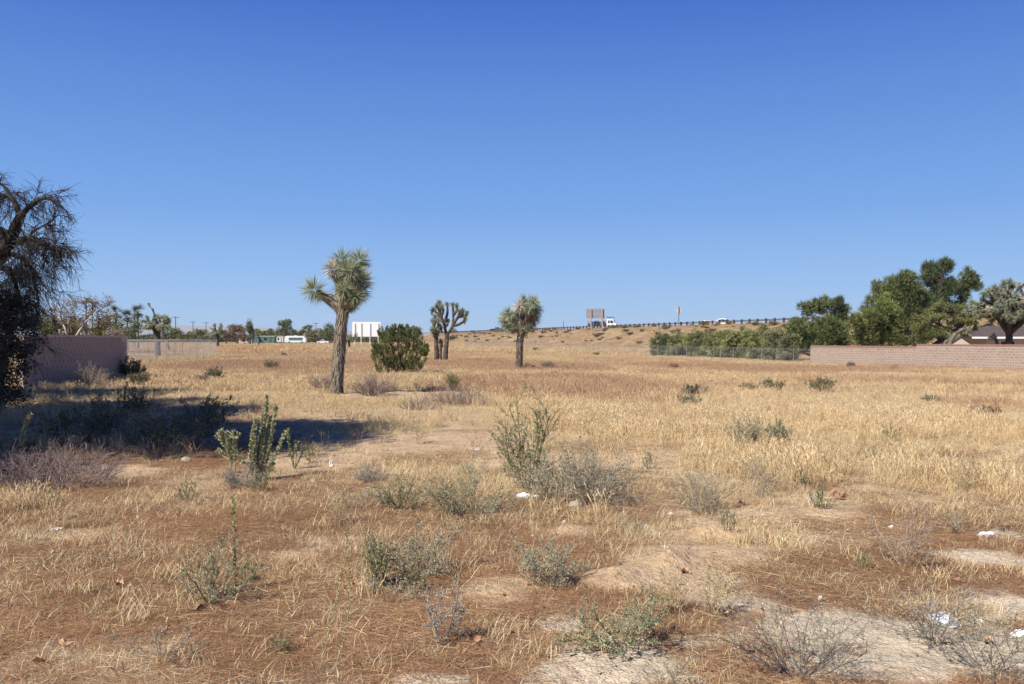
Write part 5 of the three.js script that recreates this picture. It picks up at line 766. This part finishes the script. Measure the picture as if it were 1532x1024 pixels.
// shrubs dotted over the embankment
{
  const R = rng(300), protos = [0, 1, 2].map(i => { const bs = new MB(), bl = new MB(); weed(bs, bl, rng(310 + i), { ...ROUND, n: 26, h: 0.62, spread: 1.2, kids: 3, r0: 0.02, leaf: 0.17, lw: 0.075, lper: 22, root: 0.25, lc: [[[0.17, 0.115, 0.07], [0.22, 0.155, 0.09]], [[0.12, 0.12, 0.05], [0.16, 0.14, 0.07]], [[0.21, 0.165, 0.1], [0.15, 0.125, 0.07]]][i] }); return [bs.geo(), bl.geo()]; });
  const L = ['brown dry shrub on the embankment slope', 'dull green shrub on the embankment slope', 'tan scrubby shrub on the embankment slope'];
  for (let i = 0; i < 250; i++) {
    const t = Math.pow(R(), 1.4) * 380 - 80, s = -0.6 - 17 * Math.pow(R(), 1.9), [x, d] = onRoad(t, s), v = Math.floor(R() * 3), k = 0.42 + 0.75 * R() * (R() < 0.3 ? 1.5 : 1);
    const o = thing('slope_shrub', L[v], 'shrub', [x, H(x, d) - 0.03, -d], R() * 6, ['brown shrubs on the embankment', 'green shrubs on the embankment', 'tan shrubs on the embankment'][v]); part('stems', protos[v][0], M.stem, o); part('leaves', protos[v][1], M.leaf, o); o.scale.set(k * 1.2, k, k * 1.2);
  }
}
// ---------------------------------------------------------------- rubbish, rocks, dry leaves
function crumple(seed, w, h, dd, rough) { const g = new THREE.IcosahedronGeometry(1, 3), p = g.attributes.position, o = seed * 3.7; for (let i = 0; i < p.count; i++) { const x = p.getX(i), y = p.getY(i), z = p.getZ(i), n = 1 + rough * (Math.abs(vn(x * 2.2 + o, y * 2.2 + z * 1.7) - 0.5) * 2 - 0.5) + rough * 0.5 * (vn(x * 5 + o, z * 5 + y * 4) - 0.5); p.setXYZ(i, x * n * w / 2, Math.max(-0.35, y * n) * h, z * n * dd / 2); } g.computeVertexNormals(); return g; }
const plastic = std([0.72, 0.73, 0.75], 0.45);
function rubbish(name, label, cat, px, py, w, h, dd, mat, seed, rough = 0.7, turn = 0) { const [x, d] = gp(px, py), m = new THREE.Mesh(crumple(seed, w, h, dd, rough), mat); m.name = numbered(name); m.position.set(x, H(x, d) + h * 0.3, -d); m.rotation.y = turn; scene.add(m); return tag(m, label, cat); }
rubbish('paper_scrap', 'crumpled white paper below the grey thicket', 'paper', 785, 747, 0.16, 0.045, 0.1, M.paper, 1); rubbish('paper_scrap', 'second piece of white paper touching the crumpled one below the thicket', 'paper', 802, 746, 0.13, 0.03, 0.08, M.paper, 2);
rubbish('plastic_bag', 'crumpled white bag on sand among skeletal twigs', 'bag', 1411, 935, 0.17, 0.055, 0.15, plastic, 3, 0.5); rubbish('plastic_scrap', 'folded white plastic lying on a sand patch edge', 'plastic', 1480, 803, 0.19, 0.03, 0.07, plastic, 4, 0.6, 0.3);
rubbish('paper_scrap', 'white scrap at the outer edge of the widest sand patch', 'paper', 1527, 952, 0.08, 0.025, 0.05, M.paper, 5); rubbish('paper_scrap', 'white scrap near a black lump on the litter', 'paper', 84, 793, 0.09, 0.014, 0.05, M.paper, 6, 0.6, 0.5);
rubbish('rubber_lump', 'small black lump on the pine litter', 'rubber', 109, 778, 0.085, 0.03, 0.06, std([0.02, 0.02, 0.02], 0.8), 7, 0.4); rubbish('paper_scrap', 'narrow white strip standing in stubble near the shade tip', 'paper', 495, 698, 0.05, 0.07, 0.04, M.paper, 8);
rubbish('paper_scrap', 'white scrap in front of the bushy grey-green weed', 'paper', 1048, 684, 0.09, 0.03, 0.06, M.paper, 9); rubbish('paper_scrap', 'small white scrap between rock and folded plastic', 'paper', 1334, 791, 0.045, 0.02, 0.03, M.paper, 10);
rubbish('paper_scrap', 'tiny white scrap above the big sand patch', 'paper', 1172, 890, 0.035, 0.01, 0.025, M.paper, 11); rubbish('paper_scrap', 'tiny white scrap at the top edge of the big sand patch', 'paper', 1228, 899, 0.03, 0.02, 0.025, M.paper, 12);
rubbish('paper_scrap', 'tiny white scrap right of the crumpled bag', 'paper', 1467, 931, 0.035, 0.015, 0.03, M.paper, 13); rubbish('paper_scrap', 'small white scrap by the small dirt mound', 'paper', 844, 783, 0.035, 0.02, 0.025, M.paper, 14); rubbish('paper_scrap', 'tiny white scrap in the grass left of the small dirt mound', 'paper', 750, 801, 0.045, 0.012, 0.02, M.paper, 15); rubbish('paper_scrap', 'tiny flat white scrap right of the small dirt mound', 'paper', 797, 803, 0.03, 0.012, 0.02, M.paper, 16); rubbish('paper_scrap', 'pale scrap beside the low grey-green weed', 'paper', 1003, 771, 0.05, 0.02, 0.03, M.paper, 17); rubbish('paper_scrap', 'white dot of paper in the reddish weeds far behind the tall green weed', 'paper', 815, 600, 0.13, 0.05, 0.1, M.paper, 18); rubbish('paper_scrap', 'pale scrap on the bare ground before the tall green weed', 'paper', 715, 674, 0.07, 0.03, 0.05, M.paper, 19);
const rockM = std([0.42, 0.36, 0.28], 0.95, { bumpMap: bump2, bumpScale: 0.01 }), leafRed = std([0.31, 0.15, 0.09], 0.8, { side: THREE.DoubleSide }), leafTan = std([0.45, 0.27, 0.15], 0.8, { side: THREE.DoubleSide });
rubbish('rock', 'pale tan rock beside the pile of red dry leaves', 'rock', 1214, 752, 0.15, 0.05, 0.1, rockM, 21, 0.25); rubbish('rock', 'pale rock under the grey thicket', 'rock', 862, 760, 0.14, 0.06, 0.1, rockM, 22, 0.25); rubbish('rock', 'grey rock in the deep shade near the spiky weed', 'rock', 278, 692, 0.14, 0.06, 0.1, rockM, 23, 0.25); rubbish('rock', 'small tan stone on the pine litter below the sprawling weed', 'rock', 195, 880, 0.05, 0.02, 0.04, rockM, 24, 0.3);
function dryLeafGeo(seed) { const b = new MB(), R = rng(seed), n = 9, c = [1, 1, 1], up = 0.02 + 0.02 * R(), o = V(0, 0.012, 0); let prev = null, first = null; for (let i = 0; i <= n; i++) { const a = i / n * 6.283, r = (i % 2 ? 0.6 : 1) * (0.8 + 0.4 * R()) * 0.045, p = i === n ? first : V(Math.cos(a) * r, 0.004 + up * R() * (0.5 + Math.abs(Math.cos(a))), Math.sin(a) * r * 0.8); if (prev) { b.tri(o, p, prev, c); } else first = p; prev = p; } return b.geo(); }
const dlg = [1, 2, 3, 4].map(dryLeafGeo), LV = [[293, 917, 1, 0, 1.3], [175, 880, 0, 1, 1.2], [1258, 748, 1, 2, 1.6], [1250, 742, 1, 3, 1.6], [1264, 745, 1, 1, 1.3], [1272, 838, 1, 0, 1.1], [1290, 827, 1, 2, 1], [1085, 922, 0, 3, 1], [1117, 978, 1, 0, 1.2], [1022, 866, 0, 1, 1], [245, 945, 0, 2, 0.9], [60, 996, 0, 3, 1.1], [96, 968, 0, 0, 0.9], [300, 853, 1, 1, 1], [80, 832, 0, 2, 1], [480, 828, 1, 0, 1], [590, 828, 1, 3, 1], [535, 880, 0, 1, 1], [710, 964, 1, 2, 1], [763, 954, 0, 0, 0.9], [880, 757, 1, 1, 1.4], [845, 755, 1, 2, 1.4], [1430, 873, 1, 0, 1.2], [1110, 756, 1, 1, 1.2], [1360, 668, 1, 0, 1.6], [1335, 670, 1, 3, 1.4], [1420, 965, 0, 2, 1], [1480, 965, 0, 1, 1]];
LV.forEach(([px, py, red, v, s], i) => { const [x, d] = gp(px, py), m = new THREE.Mesh(dlg[v], red ? leafRed : leafTan); m.name = numbered('dry_leaf'); m.position.set(x, H(x, d) + 0.003, -d); m.rotation.y = i * 1.3; m.scale.setScalar(s); scene.add(m); tag(m, red ? 'curled rust-red dry leaf lying on the ground' : 'curled tan dry leaf lying on the ground', 'leaf', red ? 'rust-red fallen leaves' : 'tan fallen leaves'); });

// ---------------------------------------------------------------- ground cover: grass, straw, pine needles, pebbles (beyond counting)
function scatter(name, label, cat, geo, mat, n, place, seed) {
  const R = rng(seed), m4 = new THREE.Matrix4(), q = new THREE.Quaternion(), e = new THREE.Euler(), list = []; let tries = 0;
  while (list.length < n && tries++ < n * 12) { const a = place(R); if (a) list.push(a); }
  const im = new THREE.InstancedMesh(geo, mat, list.length), col = new THREE.Color();
  list.forEach((a, i) => { e.set(a.tx || 0, R() * 6.283, a.tz || 0); q.setFromEuler(e); if (a.lie) { const k = 0.3, n = V(-(H(a.x + k, a.d) - H(a.x - k, a.d)), 2 * k, H(a.x, a.d + k) - H(a.x, a.d - k)).normalize(); q.premultiply(new THREE.Quaternion().setFromUnitVectors(V(0, 1, 0), n)); } m4.compose(V(a.x, H(a.x, a.d) + (a.dy || 0), -a.d), q, V(a.s, a.sy || a.s, a.s)); im.setMatrixAt(i, m4); im.setColorAt(i, col.setRGB(...a.c)); });
  im.name = numbered(name); scene.add(im); tag(im, label, cat, null, 'stuff'); console.log(name, list.length); return im;
}
function tuft(seed, n, len, w, spread, rad, lo, hi, headed) {
  const R = rng(seed), b = new MB();
  for (let i = 0; i < n; i++) {
    const a = R() * 6.283, s = spread * (0.2 + 0.8 * R()), d = V(Math.cos(a) * Math.sin(s), Math.cos(s), Math.sin(a) * Math.sin(s)), r = rad * Math.sqrt(R()), a2 = R() * 6.283, l = len * (0.45 + 0.75 * R()), base = V(Math.cos(a2) * r, -0.01, Math.sin(a2) * r), bend = V(d.x * 0.35 + (R() - 0.5) * 0.25, -0.12 * R(), d.z * 0.35 + (R() - 0.5) * 0.25), c = mulc(mixc(lo, hi, R()), 0.85 + 0.3 * R()), a3 = R() * 6.283;
    b.blade(base, d, bend, V(Math.cos(a3), 0, Math.sin(a3)), l, w * (0.7 + 0.6 * R()), c);
    if (headed && R() < headed) { const t = base.clone().addScaledVector(d, l).addScaledVector(bend, l), hd = d.clone().add(bend).normalize(); for (let k = 0; k < 4; k++) { const ld = hd.clone().addScaledVector(rdir(R), 0.45).normalize(); b.leaf(t.clone().addScaledVector(hd, -0.02 * k), ld, perp(ld, R), 0.045, 0.006, c); } }
  }
  return b.geo();
}
function flat(seed, n, rad, len, w, lo, hi, lift) { // straws or needles lying on the ground
  const R = rng(seed), b = new MB();
  for (let i = 0; i < n; i++) { const a = R() * 6.283, r = rad * Math.sqrt(R()), p = V(Math.cos(a) * r, 0.002 + lift * R(), Math.sin(a) * r), t = R() * 6.283, d = V(Math.cos(t), (R() - 0.5) * 0.22, Math.sin(t)), side = V(-d.z, (R() - 0.5) * 0.8, d.x).normalize(), l = len * (0.5 + 0.7 * R()), bend = V(-d.z, 0, d.x).multiplyScalar((R() - 0.5) * 0.5); b.blade(p, d, bend, side, l, w, mulc(mixc(lo, hi, R()), 0.7 + 0.6 * R())); }
  return b.geo();
}
const wide = (R, d0, d1, pw = 0.5) => { const d = Math.sqrt(mix(d0 * d0, d1 * d1, R())), x = (R() * 2 - 1) * (0.72 * d + 2); return [x, d]; };
const one = [1, 1, 1], strawLo = [0.46, 0.335, 0.17], strawHi = [0.78, 0.645, 0.40];
const tone = (R, a = 0.75, b = 0.5, warm = 0) => { const k = a + b * R(); return [k, k * (1 - 0.05 * R() - warm), k * (1 - 0.1 * R() - warm * 1.4)]; };
const bareNear = (x, d, k) => { let m = 0; for (const [a, b] of [[0, 0], [k, 0], [-k, 0], [0, k], [0, -k]]) m = Math.max(m, sandAt(x + a, d + b), bareAt(x + a, d + b)); return m; };
scatter('pine_needles', 'reddish-brown pine needles strewn over the near ground', 'pine needles', flat(406, 70, 0.11, 0.1, 0.0019, [0.24, 0.115, 0.05], [0.47, 0.28, 0.14], 0.02), M.dry, 5000, R => { const [x, d] = wide(R, 3, 12.5), l = litterAndShade(x, d) * (1 - bareNear(x, d, 0.05)); return R() < l ? { x, d, s: 0.7 + 0.5 * R(), lie: 1, c: tone(R, 0.7, 0.55) } : null; }, 416);
for (let v = 0; v < 4; v++) scatter('pine_needles', 'reddish-brown pine needles strewn over the near ground', 'pine needles', flat(400 + v, 620, 0.42, 0.12, 0.0019, [0.24, 0.115, 0.05], [0.47, 0.28, 0.14], 0.024), M.dry, 420, R => { const [x, d] = wide(R, 3, 14); const l = litterAndShade(x, d) * ss(0.75, 0.3, bareNear(x, d, 0.2)); return R() < l ? { x, d, s: 0.6 + 0.5 * R(), sy: 1, lie: 1, c: tone(R, 0.7, 0.55) } : null; }, 410 + v);
for (let v = 0; v < 4; v++) scatter('loose_straw', 'pale loose straw lying on the ground', 'straw', flat(420 + v, 120, 0.5, 0.1 + 0.035 * v, 0.0024, strawLo, strawHi, 0.03), M.dry, 900, R => { const [x, d] = wide(R, 3, 24), k = (0.25 + 0.75 * ss(0.4, 0.6, fbm(x * 1.1, d * 1.1 + 50))) * (1 - 0.7 * deepenShade(x, d)) * ss(0.8, 0.3, bareNear(x, d, 0.22)); return R() < k ? { x, d, s: 0.6 + 0.5 * R(), sy: 1, lie: 1, c: tone(R) } : null; }, 430 + v);
for (let v = 0; v < 4; v++) scatter('dry_grass', 'short dry straw-coloured grass stubble over the near field', 'grass', tuft(440 + v, 13, 0.06 + 0.025 * v, 0.0032, 0.95, 0.07, strawLo, strawHi, 0), M.dry, 11000, R => { const [x, d] = wide(R, 3.2, 28), k = (0.10 + 0.90 * ss(0.45, 0.62, fbm(x * 0.9 + 7, d * 0.9 + 11))) * (1 - 0.95 * sandAt(x, d)) * (1 - 0.8 * bareAt(x, d)) * (1 - 0.35 * litterAndShade(x, d)) * (1 - 0.88 * deepenShade(x, d)) * (1 - 0.8 * clamp(track(x, d), 0, 1)); return R() < k ? { x, d, s: 0.7 + 0.7 * R(), c: tone(R, 0.8, 0.4) } : null; }, 450 + v);
for (let v = 0; v < 3; v++) scatter('dry_grass', 'fine upright straw stubble on the nearest ground', 'grass', tuft(700 + v, 9, 0.05 + 0.035 * v, 0.0024, 0.7, 0.06, strawLo, strawHi, 0), M.dry, 2800, R => { const [x, d] = wide(R, 3.2, 12), k = (0.03 + 0.97 * ss(0.5, 0.6, 0.6 * fbm(x * 1.3 + 3, d * 1.3 + 70) + 0.4 * fbm(x * 4.2, d * 4.2))) * (1 - 0.97 * sandAt(x, d)) * (1 - 0.85 * bareAt(x, d)); return R() < k ? { x, d, s: 0.6 + 0.8 * R(), c: tone(R, 0.8, 0.4) } : null; }, 710 + v);
for (let v = 0; v < 4; v++) scatter('dry_grass', 'tall pale dry grass standing in patches', 'grass', tuft(460 + v, 22, 0.15 + 0.045 * v, 0.0042, 0.42, 0.09, strawLo, strawHi, 0.5), M.dry, 8500, R => { const [x, d] = wide(R, 5, 48), k = (tallAt(x, d) * (0.05 + 0.95 * ss(0.45, 0.6, 0.6 * fbm(x * 0.6, d * 0.6 + 77) + 0.4 * fbm(x * 2.2, d * 1.6 + 7))) * (1 - 0.88 * deepenShade(x, d)) + 0.10 * ss(9, 16, d) * ss(0.5, 0.66, fbm(x * 0.5, d * 0.5 + 30))) * (1 - 0.97 * sandAt(x, d)) * (1 - 0.9 * bareAt(x, d)) * (1 - 0.9 * clamp(track(x, d), 0, 1)); return R() < k ? { x, d, s: (0.5 + 0.6 * R()) * (0.75 + 0.5 * fbm(x * 0.9, d * 0.9 + 40)), c: tone(R, 0.66 + 0.3 * fbm(x * 0.6, d * 0.6 + 21), 0.42, 0.06 * R()) } : null; }, 470 + v);
for (let v = 0; v < 2; v++) scatter('dry_weeds', 'rusty dry weeds mixed through the grass', 'weeds', tuft(480 + v, 26, 0.24, 0.004, 0.85, 0.12, [0.31, 0.18, 0.105], [0.5, 0.33, 0.2], 0.3), M.dry, 9000, R => { const [x, d] = wide(R, 12, 75), k = redAt(x, d) * (1 - 0.9 * bareAt(x, d)) * (1 - 0.9 * deepenShade(x, d)); return R() < k * 0.9 + 0.03 ? { x, d, s: 0.8 + 0.8 * R(), c: tone(R, 0.8, 0.4) } : null; }, 490 + v);
const clump = (seed, lo, hi, len) => tuft(seed, 60, len, 0.011, 0.6, 0.6, lo, hi, 0);
for (let v = 0; v < 2; v++) scatter('field_grass', v ? 'low brown dry grass cover of the middle field' : 'pale patches of dry grass in the middle field', 'grass', clump(500 + v, v ? [0.36, 0.235, 0.125] : strawLo, v ? [0.56, 0.41, 0.235] : strawHi, v ? 0.12 : 0.18), M.dry, v ? 16000 : 17000, R => { const [x, d] = wide(R, 28, 130), s = sOf(x, d); if (s > -19) return null; const k = (1 - 0.9 * bareAt(x, d)) * (1 - 0.45 * redAt(x, d)) * (v ? 0.8 : 0.08 + 0.92 * ss(0.44, 0.58, 0.6 * fbm(x * 0.2, d * 0.2 + 5) + 0.4 * fbm(x * 0.9, d * 0.5 + 9))) * (1 - 0.85 * clamp(track(x, d), 0, 1)); return R() < k ? { x, d, s: 0.6 + 0.8 * R(), c: tone(R, 0.75, 0.4, 0.05 * R()) } : null; }, 510 + v);
scatter('field_weeds', 'rusty dry weed cover of the middle field', 'weeds', clump(520, [0.34, 0.215, 0.125], [0.56, 0.39, 0.24], 0.22), M.dry, 8000, R => { const [x, d] = wide(R, 30, 150), s = sOf(x, d); if (s > -19) return null; return R() < redAt(x, d) ? { x, d, s: 0.6 + 0.9 * R(), c: tone(R) } : null; }, 521);
scatter('far_grass', 'dry grass and scrub of the far field', 'grass', tuft(530, 70, 0.4, 0.03, 0.7, 1.5, [0.42, 0.29, 0.155], [0.7, 0.55, 0.32], 0), M.dry, 22000, R => { const [x, d] = wide(R, 120, 420), s = sOf(x, d); if (s > -19) return null; return { x, d, s: 0.6 + 0.8 * R(), c: tone(R, 0.7, 0.5, 0.12 * ss(0.45, 0.6, fbm(x * 0.05, d * 0.03))) }; }, 531);
scatter('slope_grass', 'thin dry grass on the embankment slope', 'grass', clump(540, [0.28, 0.18, 0.09], [0.5, 0.36, 0.175], 0.3), M.dry, 12000, R => { const t = Math.pow(R(), 1.6) * 480 - 80, s = -20 + 19.4 * R(), [x, d] = onRoad(t, s); return R() < 0.35 + 0.65 * ss(0.4, 0.6, fbm(x * 0.25, d * 0.25)) ? { x, d, s: 0.6 + 0.7 * R(), c: tone(R, 0.75, 0.4, 0.04) } : null; }, 541);
scatter('fence_grass', 'tall straw grass along the chain-link enclosure', 'grass', clump(545, strawLo, strawHi, 0.55), M.dry, 420, R => { const k = R(), x = mix(-30.3, -30.9, k) + (R() - 0.2) * 1.1, d = mix(52, 95, k); return { x, d, s: 0.6 + 0.5 * R(), c: tone(R, 0.85, 0.35) }; }, 546);
{ const peb = new THREE.IcosahedronGeometry(0.012, 0), bp = peb.attributes.position; const g = peb.clone(); const ca = new Float32Array(bp.count * 3).fill(1); g.setAttribute('color', new THREE.BufferAttribute(ca, 3));
  scatter('pebbles', 'small pebbles and grit on the sandy patches', 'pebbles', g, M.dry, 9000, R => { const [x, d] = wide(R, 3, 12), k = sandAt(x, d) * 0.9 + 0.12; return R() < k ? { x, d, s: 0.2 + 1.0 * R() * R() * R(), sy: 0.2 + 0.4 * R(), c: mulc([0.42, 0.34, 0.25], 0.5 + 0.9 * R()) } : null; }, 551);
  const lf = dlg[1].clone(); scatter('leaf_litter', 'small scraps of dead leaf and bark on the ground', 'leaf litter', lf, M.dry, 2600, R => { const [x, d] = wide(R, 3, 15); return { x, d, s: 0.12 + 0.3 * R() * R() + 0.1, dy: 0.002, c: R() < 0.5 ? mulc([0.34, 0.15, 0.08], 0.6 + 0.8 * R()) : mulc([0.42, 0.3, 0.18], 0.5 + 0.8 * R()) }; }, 553);
  const tw = new MB(), R0 = rng(9); tw.tube(bent(R0, V(-0.1, 0.006, 0), V(1, 0.02, 0.1).normalize(), 0.2, 5, 0.2, 0), taper(6, 0.003, 0.0012), 4, [0.1, 0.08, 0.065]); tw.tube(bent(R0, V(-0.02, 0.008, 0), V(0.6, 0.2, 0.8).normalize(), 0.07, 3, 0.2, 0), taper(4, 0.002, 0.001), 3, [0.1, 0.08, 0.065]);
  scatter('dead_twigs', 'small dark dead twigs on the ground', 'twigs', tw.geo(), M.stem, 1500, R => { const [x, d] = wide(R, 3, 13); return { x, d, s: 0.4 + 0.8 * R(), c: mulc(one, 0.6 + R()) }; }, 555); }

scene.traverse(o => { if (o.isMesh) { o.castShadow = true; o.receiveShadow = true; } });
renderer.render(scene, camera);
